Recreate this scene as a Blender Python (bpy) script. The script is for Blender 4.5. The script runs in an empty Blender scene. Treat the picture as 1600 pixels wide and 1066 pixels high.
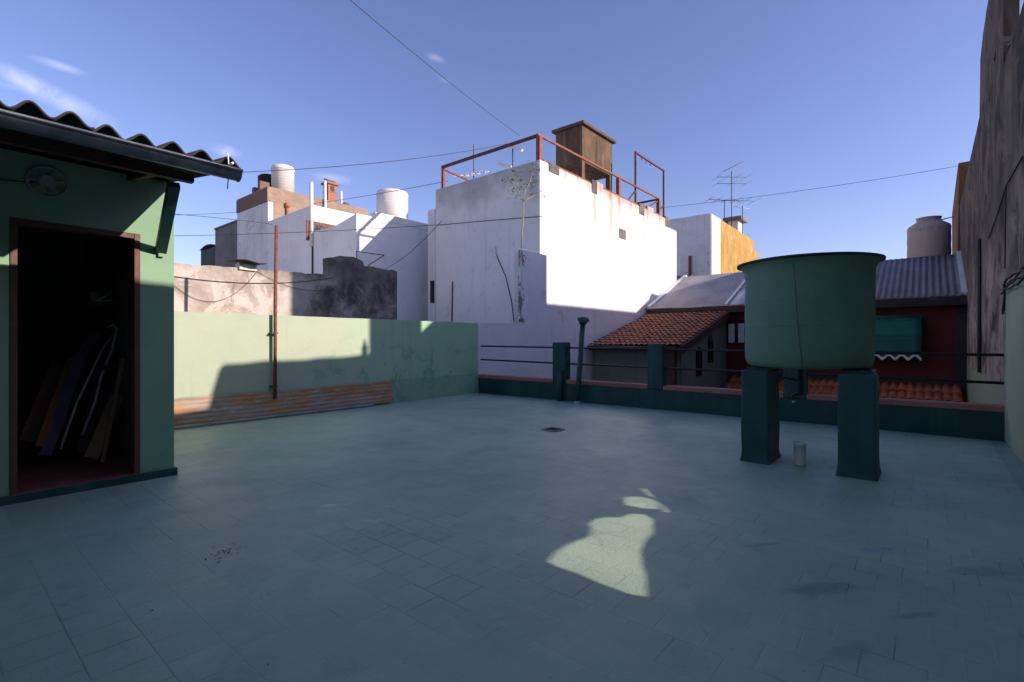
import bpy, bmesh, math, random
from mathutils import Vector, Matrix, noise as mnoise
random.seed(11)
R = math.radians
SC = bpy.context.scene
COL = SC.collection

# ------------------------------------------------------------------ camera, sky, sun, exposure
H = 1.25                       # eye height; +X runs along the side walls, +Y along the far parapet
F = 777.0 / 1600.0
cam_d = bpy.data.cameras.new('camera')
cam = bpy.data.objects.new('camera', cam_d)
COL.objects.link(cam)
cam.location = (0, 0, H)
cam.rotation_euler = (R(90), 0, R(-50.1))
cam_d.sensor_width = 36
cam_d.lens = 36 * F
cam_d.clip_start = 0.05
cam_d.clip_end = 3000
SC.camera = cam

SUN = Vector((0.434, -1.0, 0.45)).normalized()
EL = math.asin(SUN.z)
AZ = math.atan2(SUN.x, SUN.y)
w = bpy.data.worlds.new('World')
SC.world = w
w.use_nodes = True
wt = w.node_tree
wt.nodes.clear()
wo = wt.nodes.new('ShaderNodeOutputWorld')
wb = wt.nodes.new('ShaderNodeBackground')
sky = wt.nodes.new('ShaderNodeTexSky')
sky.sky_type = 'NISHITA'
sky.sun_disc = False
sky.sun_elevation = EL
sky.sun_rotation = AZ
sky.altitude = 50
sky.air_density = 1.0
sky.dust_density = 0.5
sky.ozone_density = 5.0
wb.inputs['Strength'].default_value = 0.122
# a few thin wisps of cirrus, laid out by sky direction
tc = wt.nodes.new('ShaderNodeTexCoord')
def wmath(op, a, b=None):
    n = wt.nodes.new('ShaderNodeMath'); n.operation = op; n.use_clamp = False
    for i, v in enumerate((a, b)):
        if v is None: continue
        if isinstance(v, (int, float)): n.inputs[i].default_value = v
        else: wt.links.new(v, n.inputs[i])
    return n.outputs[0]
def wvec(op, a, b):
    n = wt.nodes.new('ShaderNodeVectorMath'); n.operation = op
    wt.links.new(a, n.inputs[0])
    n.inputs[1].default_value = b
    return n.outputs['Value'] if op in ('DOT_PRODUCT', 'LENGTH') else n.outputs['Vector']
def sky_dir(px, py):
    f = Vector((.767, .641, 0)); r = Vector((.641, -.767, 0))
    return (f + r * ((px - 800) / 777) + Vector((0, 0, 1)) * ((533 - py) / 777)).normalized()
cl = None
for (p0, p1, wid, amp) in (((-90, 66), (230, 222), .019, .26), ((-60, 120), (110, 150), .008, .10), ((30, 85), (150, 120), .008, .16), ((662, 84), (700, 98), .008, .13), ((680, 121), (706, 131), .006, .13),
                           ((318, 228), (384, 244), .014, .22), ((460, 270), (570, 286), .012, .16), ((250, 225), (330, 262), .009, .15)):
    a, b = sky_dir(*p0), sky_dir(*p1)
    c = (a + b).normalized()
    t = (b - a); L = t.length / 2; t.normalize()
    n_ = c.cross(t).normalized()
    q = wvec('SUBTRACT', tc.outputs['Generated'], tuple(c))
    s = wmath('DIVIDE', wvec('DOT_PRODUCT', q, tuple(t)), L)
    u = wmath('DIVIDE', wvec('DOT_PRODUCT', q, tuple(n_)), wid)
    d2 = wmath('ADD', wmath('MULTIPLY', s, s), wmath('MULTIPLY', u, u))
    k_ = wmath('MAXIMUM', wmath('SUBTRACT', 1.0, d2), 0.0)
    m = wmath('MULTIPLY', wmath('MULTIPLY', k_, k_), amp * 1.3)
    cl = m if cl is None else wmath('MAXIMUM', cl, m)
nz = wt.nodes.new('ShaderNodeTexNoise')
nz.inputs['Scale'].default_value = 17
nz.inputs['Detail'].default_value = 9
nz.inputs['Roughness'].default_value = .62
nz.inputs['Distortion'].default_value = .8
wt.links.new(tc.outputs['Generated'], nz.inputs['Vector'])
nr = wt.nodes.new('ShaderNodeMapRange')
nr.inputs['From Min'].default_value = .36
nr.inputs['From Max'].default_value = .72
wt.links.new(nz.outputs['Fac'], nr.inputs['Value'])
cm = wmath('MULTIPLY', cl, nr.outputs[0])
tint = wt.nodes.new('ShaderNodeMix'); tint.data_type = 'RGBA'; tint.blend_type = 'MULTIPLY'
tint.inputs['Factor'].default_value = 1
wt.links.new(sky.outputs[0], tint.inputs[6])
tint.inputs[7].default_value = (1.20, .875, .94, 1)
mx = wt.nodes.new('ShaderNodeMix'); mx.data_type = 'RGBA'
wt.links.new(cm, mx.inputs['Factor'])
wt.links.new(tint.outputs[2], mx.inputs[6])
mx.inputs[7].default_value = (8.5, 8.0, 8.6, 1)
wt.links.new(mx.outputs[2], wb.inputs['Color'])
wt.links.new(wb.outputs[0], wo.inputs['Surface'])

sd = bpy.data.lights.new('sun', 'SUN')
sd.energy = 3.7
sd.angle = R(0.5)
sd.color = (1.0, .84, .74)
so = bpy.data.objects.new('sun', sd)
COL.objects.link(so)
so.rotation_euler = (-SUN).to_track_quat('-Z', 'Y').to_euler()
so.location = (10, -20, 20)

SC.view_settings.view_transform = 'Standard'
SC.view_settings.look = 'None'
SC.view_settings.exposure = 0.82
SC.view_settings.gamma = 1.0
SC.view_settings.use_curve_mapping = False

# ------------------------------------------------------------------ pixel -> point on a known plane of the place
FW = Vector((.7672, .6414, 0)); RT = Vector((.6414, -.7672, 0)); UP = Vector((0, 0, 1)); EYE = Vector((0, 0, H))
def ray(px, py): return FW + RT * ((px - 800) / 777) + UP * ((533 - py) / 777)
def onX(c, px, py): r = ray(px, py); return EYE + r * (c / r.x)
def onY(c, px, py): r = ray(px, py); return EYE + r * (c / r.y)
def onZ(c, px, py): r = ray(px, py); return EYE + r * ((c - H) / r.z)
def at(d, px, py): return EYE + ray(px, py) * d

# ------------------------------------------------------------------ mesh helpers
class MB:
    def __init__(s): s.v = []; s.f = []; s.smooth = []
    def add(s, vs, fs, smooth=False):
        o = len(s.v); s.v += [Vector(v) for v in vs]
        for f in fs: s.f.append([i + o for i in f]); s.smooth.append(smooth)
        return s
    def box(s, x0, x1, y0, y1, z0, z1):
        vs = [(x, y, z) for z in (z0, z1) for y in (y0, y1) for x in (x0, x1)]
        return s.add(vs, [(0, 2, 3, 1), (4, 5, 7, 6), (0, 1, 5, 4), (2, 6, 7, 3), (0, 4, 6, 2), (1, 3, 7, 5)])
    def bar(s, a, b, w, h=None, up=(0, 0, 1)):
        a, b = Vector(a), Vector(b); h = h or w
        t = (b - a).normalized(); u = Vector(up)
        if abs(t.dot(u)) > .98: u = Vector((1, 0, 0))
        n = t.cross(u).normalized(); m = n.cross(t).normalized()
        vs = [p + n * (sx * w / 2) + m * (sy * h / 2) for p in (a, b) for sx, sy in ((-1, -1), (1, -1), (1, 1), (-1, 1))]
        return s.add(vs, [(0, 1, 2, 3), (7, 6, 5, 4), (0, 4, 5, 1), (1, 5, 6, 2), (2, 6, 7, 3), (3, 7, 4, 0)])
    def tube(s, pts, r, n=8, r1=None, caps=True):
        pts = [Vector(p) for p in pts]; vs = []; fs = []
        N = len(pts); pu = None
        for i, p in enumerate(pts):
            t = (pts[min(i + 1, N - 1)] - pts[max(i - 1, 0)]).normalized()
            if pu is None:
                pu = Vector((0, 0, 1)) if abs(t.z) < .9 else Vector((1, 0, 0))
            a = t.cross(pu).normalized(); b = a.cross(t).normalized(); pu = b
            rr = r if r1 is None else r + (r1 - r) * i / (N - 1)
            for k in range(n):
                q = 2 * math.pi * k / n
                vs.append(p + a * (math.cos(q) * rr) + b * (math.sin(q) * rr))
        for i in range(N - 1):
            for k in range(n):
                fs.append((i * n + k, i * n + (k + 1) % n, (i + 1) * n + (k + 1) % n, (i + 1) * n + k))
        s.add(vs, fs, True)
        if caps:
            o = len(s.v) - len(vs)
            s.f.append([o + k for k in range(n)][::-1]); s.smooth.append(False)
            s.f.append([o + (N - 1) * n + k for k in range(n)]); s.smooth.append(False)
        return s
    def lathe(s, prof, c, n=48, wob=0):
        cx, cy = c; vs = []; fs = []
        for (r, z) in prof:
            for k in range(n):
                q = 2 * math.pi * k / n
                rr = r + (wob * mnoise.noise(Vector((math.cos(q) * 2, math.sin(q) * 2, z * 3))) if wob else 0)
                vs.append((cx + math.cos(q) * rr, cy + math.sin(q) * rr, z))
        for i in range(len(prof) - 1):
            for k in range(n):
                fs.append((i * n + k, i * n + (k + 1) % n, (i + 1) * n + (k + 1) % n, (i + 1) * n + k))
        return s.add(vs, fs, True)
    def grid(s, fn, nu, nv, smooth=True):
        vs = [fn(i / nu, j / nv) for i in range(nu + 1) for j in range(nv + 1)]
        fs = [(i * (nv + 1) + j, (i + 1) * (nv + 1) + j, (i + 1) * (nv + 1) + j + 1, i * (nv + 1) + j + 1) for i in range(nu) for j in range(nv)]
        return s.add(vs, fs, smooth)
    def build(s, name, m, parent=None, bevel=0, solid=0, seg=2):
        return finish(name, s.v, s.f, s.smooth, m, parent, bevel, solid, seg)

def wloc(o):
    l = Vector(o.location)
    while o.parent: o = o.parent; l += o.location
    return l
def finish(name, v, f, smooth, m, parent, bevel=0, solid=0, seg=2):
    xs = [p.x for p in v]; ys = [p.y for p in v]; zs = [p.z for p in v]
    base = Vector(((min(xs) + max(xs)) / 2, (min(ys) + max(ys)) / 2, min(zs)))
    me = bpy.data.meshes.new(name)
    me.from_pydata([p - base for p in v], [], f)
    me.polygons.foreach_set('use_smooth', smooth)
    bm = bmesh.new(); bm.from_mesh(me)
    bmesh.ops.remove_doubles(bm, verts=bm.verts, dist=1e-5)
    bmesh.ops.recalc_face_normals(bm, faces=bm.faces)
    bm.to_mesh(me); bm.free()
    me.materials.append(m)
    o = bpy.data.objects.new(name, me); COL.objects.link(o)
    if parent:
        o.parent = parent; o.location = base - wloc(parent)
    else: o.location = base
    if solid:
        md = o.modifiers.new('solid', 'SOLIDIFY'); md.thickness = solid; md.offset = 0
    if bevel:
        md = o.modifiers.new('bevel', 'BEVEL'); md.width = bevel; md.segments = seg; md.limit_method = 'ANGLE'; md.angle_limit = R(40)
    return o

def prism(name, m, axis, c0, c1, outline, holes=(), parent=None, bevel=0):
    hp = {(round(q[0], 3), round(q[1], 3)) for h in holes for q in h} if axis == 'Y' and name != 'wall' else set()
    """outline in the plane (other horizontal axis, z) of a wall standing between axis=c0 and axis=c1; holes go right through"""
    cu = bpy.data.curves.new(name, 'CURVE'); cu.dimensions = '2D'; cu.fill_mode = 'BOTH'
    cu.extrude = abs(c1 - c0) / 2
    for pts in [outline] + list(holes):
        sp = cu.splines.new('POLY'); sp.points.add(len(pts) - 1)
        for p, q in zip(sp.points, pts): p.co = (q[0], q[1], 0, 1)
        sp.use_cyclic_u = True
    t = bpy.data.objects.new(name, cu); COL.objects.link(t)
    dg = bpy.context.evaluated_depsgraph_get(); dg.update()
    me = bpy.data.meshes.new_from_object(t.evaluated_get(dg))
    mid = (c0 + c1) / 2
    vs = []
    for v in me.vertices:
        a, z, e = v.co.x, v.co.y, v.co.z
        if (round(a, 3), round(z, 3)) in hp: a -= .434 * e; z -= .45 * e      # hole slanted along the sun
        if axis == 'Y': vs.append(Vector((a, mid + e, z)))
        elif axis == 'X': vs.append(Vector((mid + e, a, z)))
        else: vs.append(Vector((a, z, mid + e)))
    fs = [list(p.vertices) for p in me.polygons]
    bpy.data.objects.remove(t); bpy.data.curves.remove(cu); bpy.data.meshes.remove(me)
    return finish(name, vs, fs, [False] * len(fs), m, parent, bevel)

def tag(o, label, cat, group=None, kind=None):
    if label: o['label'] = label
    if cat: o['category'] = cat
    if group: o['group'] = group
    if kind: o['kind'] = kind
    return o
def thing(name, label, cat, loc=(0, 0, 0), group=None):
    o = bpy.data.objects.new(name, None); COL.objects.link(o); o.location = loc
    o.empty_display_size = .2
    return tag(o, label, cat, group)
def rough_line(pts, step, amp, seed=0):
    """a broken plaster edge: the polyline with small offsets in z"""
    out = []
    for (a, b) in zip(pts[:-1], pts[1:]):
        a, b = Vector(a), Vector(b); n = max(1, int((b - a).length / step))
        for i in range(n):
            p = a.lerp(b, i / n)
            out.append((p.x + amp * mnoise.noise(Vector((p.x * 9, p.y * 9, seed + 5))), p.y + amp * mnoise.noise(Vector((p.x * 5 + .3, p.y * 7, seed)))))
    out.append(tuple(pts[-1]))
    return out
def sag(a, b, s, n=14):
    a, b = Vector(a), Vector(b)
    return [a.lerp(b, i / n) - Vector((0, 0, 4 * s * (i / n) * (1 - i / n))) for i in range(n + 1)]

# ------------------------------------------------------------------ materials
class G:
    def __init__(s, name):
        s.m = bpy.data.materials.new(name); s.m.use_nodes = True
        s.t = s.m.node_tree; s.b = s.t.nodes['Principled BSDF']
        s.geo = s.t.nodes.new('ShaderNodeNewGeometry'); s.P = s.geo.outputs['Position']
        s.b.inputs['Specular IOR Level'].default_value = .35
    def lk(s, v, i):
        if isinstance(v, (int, float)): i.default_value = v
        elif isinstance(v, tuple): i.default_value = v if len(v) == len(i.default_value) else (*v, 1)
        else: s.t.links.new(v, i)
    def scale(s, sx, sy, sz):
        n = s.t.nodes.new('ShaderNodeVectorMath'); n.operation = 'MULTIPLY'
        s.lk(s.P, n.inputs[0]); n.inputs[1].default_value = (sx, sy, sz); return n.outputs[0]
    def noise(s, sc, vec=None, det=6, rough=.55, dist=0):
        n = s.t.nodes.new('ShaderNodeTexNoise'); s.lk(vec if vec is not None else s.P, n.inputs['Vector'])
        n.inputs['Scale'].default_value = sc; n.inputs['Detail'].default_value = det
        n.inputs['Roughness'].default_value = rough; n.inputs['Distortion'].default_value = dist
        return n.outputs['Fac']
    def rng(s, v, a, b, c=0., d=1.):
        n = s.t.nodes.new('ShaderNodeMapRange'); s.lk(v, n.inputs['Value'])
        for k, x in zip(('From Min', 'From Max', 'To Min', 'To Max'), (a, b, c, d)): n.inputs[k].default_value = x
        n.interpolation_type = 'SMOOTHSTEP' if (c, d) == (0., 1.) else 'LINEAR'
        return n.outputs[0]
    def math(s, op, a, b=0.):
        n = s.t.nodes.new('ShaderNodeMath'); n.operation = op
        s.lk(a, n.inputs[0]); s.lk(b, n.inputs[1]); return n.outputs[0]
    def mix(s, f, a, b, mode='MIX'):
        n = s.t.nodes.new('ShaderNodeMix'); n.data_type = 'RGBA'; n.blend_type = mode
        s.lk(f, n.inputs[0]); s.lk(a, n.inputs[6]); s.lk(b, n.inputs[7]); return n.outputs[2]
    def sep(s):
        n = s.t.nodes.new('ShaderNodeSeparateXYZ'); s.lk(s.P, n.inputs[0]); return n.outputs
    def spot(s, c, rx, ry=None, rot=0, soft=.35, wob=.5, sc=6):
        """mask of a blotch with a ragged outline round world point c (z ignored)"""
        ry = ry or rx
        x, y, z = s.sep()
        dx = s.math('SUBTRACT', x, c[0]); dy = s.math('SUBTRACT', y, c[1])
        ca, sa = math.cos(rot), math.sin(rot)
        u = s.math('DIVIDE', s.math('ADD', s.math('MULTIPLY', dx, ca), s.math('MULTIPLY', dy, sa)), rx)
        v = s.math('DIVIDE', s.math('SUBTRACT', s.math('MULTIPLY', dy, ca), s.math('MULTIPLY', dx, sa)), ry)
        d = s.math('SQRT', s.math('ADD', s.math('MULTIPLY', u, u), s.math('MULTIPLY', v, v)))
        d = s.math('ADD', d, s.math('MULTIPLY', s.math('SUBTRACT', s.noise(sc), .5), wob * 2))
        return s.rng(d, 1 + soft / 2, 1 - soft / 2)
    def bump(s, h, strength=.3, dist=.01, prev=None):
        n = s.t.nodes.new('ShaderNodeBump'); s.lk(h, n.inputs['Height'])
        s.lk(strength, n.inputs['Strength']); n.inputs['Distance'].default_value = dist
        if prev: s.t.links.new(prev, n.inputs['Normal'])
        return n.outputs[0]
    def out(s, col, rough=.8, nrm=None, metal=0, spec=None):
        s.lk(col, s.b.inputs['Base Color']); s.lk(rough, s.b.inputs['Roughness']); s.lk(metal, s.b.inputs['Metallic'])
        if spec is not None: s.lk(spec, s.b.inputs['Specular IOR Level'])
        if nrm is not None: s.t.links.new(nrm, s.b.inputs['Normal'])
        return s.m

def simple(name, c1, c2=None, sc=4, rough=.75, bs=40, bump=.25, dist=.004, metal=0, lo=.35, hi=.65):
    g = G(name)
    c2 = c2 or tuple(x * .72 for x in c1)
    n = g.noise(sc, det=8, rough=.6)
    col = g.mix(g.rng(n, lo, hi), c1, c2)
    return g.out(col, g.rng(g.noise(sc * 2.3), .3, .7, rough - .1, min(1, rough + .1)), g.bump(g.noise(bs, det=5), bump, dist), metal)

def plaster(name, c1, c2, stain, amount=.5, streak=0., crack=0., bump=.5, sc=.9, rough=.9):
    g = G(name)
    col = g.mix(g.rng(g.noise(sc, det=8, rough=.62), .36, .66), c1, c2)
    col = g.mix(g.math('MULTIPLY', g.rng(g.noise(sc * 2.7, det=10, rough=.72, dist=.6), .55, .72), amount), col, stain)
    if streak:
        st = g.rng(g.noise(1.0, g.scale(5, 5, .22), det=8, rough=.65), .52, .72)
        col = g.mix(g.math('MULTIPLY', st, streak), col, stain)
    nb = g.bump(g.noise(2.2, det=4), .35, .03)
    nb = g.bump(g.noise(55, det=6, rough=.7), bump, .006, nb)
    if crack:
        v = g.t.nodes.new('ShaderNodeTexVoronoi'); v.feature = 'DISTANCE_TO_EDGE'; v.inputs['Scale'].default_value = .55
        vv = g.t.nodes.new('ShaderNodeVectorMath'); vv.operation = 'ADD'; g.lk(g.P, vv.inputs[0])
        nn = g.t.nodes.new('ShaderNodeTexNoise'); nn.inputs['Scale'].default_value = 1.5; nn.inputs['Detail'].default_value = 6; g.lk(g.P, nn.inputs['Vector'])
        g.lk(nn.outputs['Color'], vv.inputs[1]); g.lk(vv.outputs[0], v.inputs['Vector'])
        cm_ = g.math('MULTIPLY', g.rng(v.outputs['Distance'], .012, .003), g.rng(g.noise(.8), .45, .6))
        col = g.mix(g.math('MULTIPLY', cm_, crack), col, stain)
    return g.out(col, rough, nb)

M = {}
M['white'] = plaster('white_plaster', (.80, .785, .76), (.73, .715, .70), (.34, .32, .305), .34, .12, 0)
M['white2'] = plaster('old_white_plaster', (.74, .72, .70), (.64, .62, .61), (.28, .27, .26), .45, .3, .6)
M['grey_wall'] = plaster('grey_render', (.20, .185, .175), (.145, .135, .13), (.07, .065, .06), .6, .4)
M['cream'] = plaster('cream_plaster', (.72, .62, .50), (.62, .54, .44), (.40, .35, .29), .3, .2)
M['dark_green_metal'] = simple('dark_green_sheet', (.03, .06, .055), sc=3)
M['weathered'] = None
M['brick_buff'] = None

def green_wall_mat():
    g = G('green_wall_paint'); x, y, z = g.sep()
    c = g.mix(g.rng(g.noise(.8, det=8, rough=.6), .35, .66), (.40, .465, .335), (.355, .425, .305))
    # far stretch: other green, raised to offset its shade; scuffed darker patches, a dado
    far = g.rng(g.math('ADD', x, g.math('MULTIPLY', g.math('SUBTRACT', g.noise(1.6), .5), 1.6)), 4.6, 7.4)
    c = g.mix(g.math('MULTIPLY', far, .8), c, (.31, .55, .31))
    pat = g.math('MULTIPLY', g.rng(g.noise(3.2, det=11, rough=.76, dist=.5), .50, .60), g.rng(z, 1.6, .6))
    pat = g.math('MULTIPLY', pat, g.rng(x, 3.2, 6.0))
    c = g.mix(g.math('MULTIPLY', pat, .7), c, (.11, .32, .185))
    c = g.mix(g.math('MULTIPLY', g.rng(g.noise(14, det=8, rough=.8), .64, .71), .5), c, (.50, .57, .44))
    dado = g.math('MULTIPLY', g.rng(z, .475, .462), g.rng(x, 5.6, 6.2))
    c = g.mix(g.math('MULTIPLY', dado, .45), c, (.13, .29, .20))
    c = g.mix(g.math('MULTIPLY', g.rng(g.noise(1., g.scale(7, 7, .3), det=8), .6, .75), .25), c, (.12, .20, .13))
    nb = g.bump(g.noise(3, det=4), .4, .02)
    nb = g.bump(g.noise(70, det=6, rough=.7), .5, .004, nb)
    return g.out(c, .72, nb)
M['green_wall'] = green_wall_mat()
M['green_right'] = plaster('sage_wall_paint', (.42, .47, .32), (.37, .425, .29), (.17, .21, .15), .35, .2)
M['shed_green'] = plaster('shed_wall_paint', (.25, .395, .25), (.215, .35, .225), (.14, .23, .155), .3, .12, 0, .35)
M['dark_green'] = plaster('dark_green_paint', (.018, .074, .066), (.012, .052, .049), (.055, .12, .10), .55, .45, 0, .9, sc=1.6, rough=.55)
M['pillar_green'] = plaster('pillar_green_paint', (.031, .10, .095), (.022, .078, .076), (.07, .145, .13), .5, .4, 0, 1.0, sc=2.2, rough=.55)
M['terracotta'] = plaster('terracotta_coping', (.42, .17, .14), (.33, .13, .11), (.50, .30, .26), .5, 0, 0, .5)

def floor_mat():
    g = G('painted_tile_floor')
    cmb = g.t.nodes.new('ShaderNodeMapping'); g.lk(g.P, cmb.inputs['Vector'])
    cmb.inputs['Rotation'].default_value = (0, 0, R(90))
    br = g.t.nodes.new('ShaderNodeTexBrick'); g.lk(cmb.outputs[0], br.inputs['Vector'])
    br.inputs['Scale'].default_value = 1; br.inputs['Brick Width'].default_value = .205; br.inputs['Row Height'].default_value = .205
    br.inputs['Mortar Size'].default_value = .0045; br.inputs['Mortar Smooth'].default_value = .6
    br.inputs['Color1'].default_value = (0, 0, 0, 1); br.inputs['Color2'].default_value = (1, 1, 1, 1); br.inputs['Mortar'].default_value = (.5, .5, .5, 1)
    sepc = g.t.nodes.new('ShaderNodeSeparateColor'); g.lk(br.outputs['Color'], sepc.inputs[0])
    tilev = sepc.outputs[0]; mort = br.outputs['Fac']
    x, y, z = g.sep()
    c = g.mix(g.rng(g.noise(.55, det=9, rough=.66), .40, .60), (.43, .555, .405), (.335, .455, .335))
    c = g.mix(g.math('MULTIPLY', tilev, .30), c, (.265, .37, .31))
    c = g.mix(g.math('MULTIPLY', g.rng(g.noise(3.5, det=12, rough=.78), .5, .68), .4), c, (.47, .575, .47))
    c = g.mix(g.math('MULTIPLY', g.rng(g.noise(1.7, det=12, rough=.76, dist=.6), .52, .66), .45), c, (.225, .32, .27))
    # joints: some filled with pale paint, some dark and open
    jm = g.rng(g.noise(1.3, det=5), .40, .60)
    jc = g.mix(jm, (.060, .085, .088), (.46, .54, .47))
    c = g.mix(g.math('MULTIPLY', mort, g.rng(g.noise(2.1, det=6), .38, .60, .12, .62)), c, jc)
    # darker strips along the far parapet and along the right wall
    edge_strip = g.math('MULTIPLY', g.rng(g.math('ADD', x, g.math('MULTIPLY', g.math('SUBTRACT', g.noise(7), .5), .10)), 8.50, 8.56), .5)
    c = g.mix(edge_strip, c, (.23, .33, .30))
    edge_strip2 = g.math('MULTIPLY', g.rng(g.math('ADD', y, g.math('MULTIPLY', g.math('SUBTRACT', g.noise(4), .5), .05)), -.585, -.605), .5)
    c = g.mix(edge_strip2, c, (.17, .235, .22))
    wet = None
    for (px, py, rx, ry, rot, col, amt) in ((515, 790, .05, .03, -.6, (.62, .72, .58), .75), (583, 815, .055, .03, -.5, (.58, .68, .55), .55),
                                            (1285, 921, .19, .055, -.70, (.15, .25, .205), .6), (1372, 859, .15, .035, -.78, (.30, .38, .46), .5),  # bluish spot has a puddle's sky reflection painted into its colour
                                            (1190, 852, .12, .02, -.62, (.15, .22, .20), .5), (1325, 1018, .12, .04, -.5, (.18, .25, .22), .4),
                                            (1530, 893, .14, .06, -.8, (.12, .12, .12), .3), (1430, 962, .10, .022, -.7, (.14, .20, .18), .5),
                                            (420, 830, .4, .25, 0, (.40, .48, .36), .3)):
        p = onZ(0, px, py)
        m_ = g.math('MULTIPLY', g.spot(p, rx, ry, rot, .8, .75, 13), amt)
        c = g.mix(m_, c, col)
        if (px, py) in ((1285, 921), (1372, 859)): wet = m_ if wet is None else g.math('MAXIMUM', wet, m_)
    # worn places, dust gathered along the walls, small chips and drips
    wn = g.math('MULTIPLY', g.rng(g.noise(6.5, det=12, rough=.82, dist=.3), .575, .64), g.rng(g.noise(.9, det=5), .42, .60))
    c = g.mix(g.math('MULTIPLY', wn, .55), c, (.165, .215, .195))
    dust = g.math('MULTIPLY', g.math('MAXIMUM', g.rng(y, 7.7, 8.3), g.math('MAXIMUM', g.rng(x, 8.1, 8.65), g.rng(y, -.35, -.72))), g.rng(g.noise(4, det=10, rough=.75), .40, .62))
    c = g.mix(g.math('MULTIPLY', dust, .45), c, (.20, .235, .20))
    c = g.mix(g.math('MULTIPLY', g.rng(g.noise(17, det=6, rough=.7), .68, .71), .6), c, (.52, .59, .52))
    # flecks
    c = g.mix(g.math('MULTIPLY', g.rng(g.noise(60, det=3), .70, .73), .6), c, (.05, .07, .07))
    nb = g.bump(g.noise(1.1, det=4), .5, .02)
    nb = g.bump(g.noise(38, det=9, rough=.78), .75, .007, nb)
    nb = g.bump(g.math('ADD', g.math('MULTIPLY', mort, -1.0), g.math('MULTIPLY', tilev, .5)), g.rng(g.noise(1.7, det=5), .38, .62, .12, .6), .003, nb)
    r = g.rng(g.noise(3, det=6), .3, .7, .36, .54)
    r = g.math('SUBTRACT', r, g.math('MULTIPLY', wet, .35))
    return g.out(c, r, nb, spec=.42)
M['floor'] = floor_mat()

def weathered_mat():
    g = G('weathered_plaster'); x, y, z = g.sep()
    c = g.mix(g.rng(g.noise(1.1, det=10, rough=.68), .40, .60), (.52, .45, .385), (.36, .30, .255))
    c = g.mix(g.math('MULTIPLY', g.rng(g.noise(1.6, det=10, rough=.70, dist=.8), .48, .56), .6), c, (.66, .60, .53))
    v = g.t.nodes.new('ShaderNodeTexNoise'); v.inputs['Scale'].default_value = 1.5; v.inputs['Detail'].default_value = 12; v.inputs['Roughness'].default_value = .78; v.inputs['Distortion'].default_value = 1.0; g.lk(g.P, v.inputs['Vector'])
    c = g.mix(g.math('MULTIPLY', g.rng(v.outputs['Fac'], .545, .60), .75), c, (.20, .165, .14))
    c = g.mix(g.math('MULTIPLY', g.rng(g.noise(7, det=10, rough=.8), .57, .66), .45), c, (.22, .18, .15))
    dark_tone = g.rng(g.math('ADD', x, g.math('MULTIPLY', g.math('SUBTRACT', g.noise(1.8), .5), 2.2)), 4.3, 6.2)  # tone darkens with x along a ragged edge
    c = g.mix(g.math('MULTIPLY', dark_tone, g.rng(g.noise(1.8, det=11, rough=.74, dist=.5), .40, .58, .35, .95)), c, (.060, .056, .054))
    top = g.math('MULTIPLY', g.rng(g.math('ADD', z, g.math('MULTIPLY', g.noise(4), .4)), 2.62, 2.95), .6)
    c = g.mix(top, c, (.11, .10, .09))
    nb = g.bump(g.noise(2.6, det=6), .6, .05)
    nb = g.bump(g.noise(38, det=7, rough=.75), .8, .012, nb)
    return g.out(c, .95, nb)
M['weathered'] = weathered_mat()

def neighbour_mat():
    g = G('stained_party_wall'); x, y, z = g.sep()
    v = g.scale(.55, .55, .26); v2 = g.scale(.45, .45, .55)
    c = g.mix(g.rng(g.noise(1.6, v, det=12, rough=.68, dist=.6), .40, .60), (.046, .037, .029), (.135, .105, .08))
    c = g.mix(g.math('MULTIPLY', g.rng(g.noise(2.4, v2, det=12, rough=.72, dist=1.0), .50, .60), .65), c, (.225, .175, .132))
    lowp = g.rng(g.math('ADD', z, g.math('MULTIPLY', g.math('SUBTRACT', g.noise(.9), .5), 3.0)), 3.9, 1.4)
    c = g.mix(g.math('MULTIPLY', lowp, g.rng(g.noise(2.2, v2, det=12, rough=.72, dist=.6), .40, .58)), c, (.40, .325, .265))
    c = g.mix(g.math('MULTIPLY', g.rng(g.noise(2.4, v, det=12, rough=.74, dist=.8), .53, .63), .85), c, (.022, .021, .02))
    c = g.mix(g.math('MULTIPLY', g.rng(g.noise(4, v2, det=12, rough=.8), .55, .66), .5), c, (.04, .037, .034))
    pnt = g.rng(g.math('ADD', z, g.math('MULTIPLY', g.math('SUBTRACT', g.noise(3), .5), .3)), .63, .58)
    c = g.mix(pnt, c, (.27, .33, .22))
    nb = g.bump(g.noise(3.5, det=6), .6, .05)
    nb = g.bump(g.noise(45, det=7, rough=.75), .8, .012, nb)
    return g.out(c, .95, nb)
M['neighbour'] = neighbour_mat()

def brick_mat(name, a, b, mort, sc=1.0, axis='Y', amt=1.):
    g = G(name)
    mp = g.t.nodes.new('ShaderNodeMapping'); g.lk(g.P, mp.inputs['Vector'])
    mp.inputs['Rotation'].default_value = (R(90), 0, 0) if axis == 'Y' else (R(90), 0, R(90))
    if axis == 'X': mp.inputs['Rotation'].default_value = (0, R(90), R(90))
    br = g.t.nodes.new('ShaderNodeTexBrick'); g.lk(mp.outputs[0], br.inputs['Vector'])
    br.inputs['Scale'].default_value = 1; br.inputs['Brick Width'].default_value = .27; br.inputs['Row Height'].default_value = .085
    br.inputs['Mortar Size'].default_value = .012; br.inputs['Color1'].default_value = (*a, 1); br.inputs['Color2'].default_value = (*b, 1); br.inputs['Mortar'].default_value = (*mort, 1)
    c = g.mix(g.rng(g.noise(1.5, det=9, rough=.7), .40, .62, 0, amt), br.outputs['Color'], tuple(x * .8 for x in mort))
    nb = g.bump(g.math('MULTIPLY', br.outputs['Fac'], -1), .5, .01)
    nb = g.bump(g.noise(40, det=6), .5, .01, nb)
    return g.out(c, .92, nb)
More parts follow.
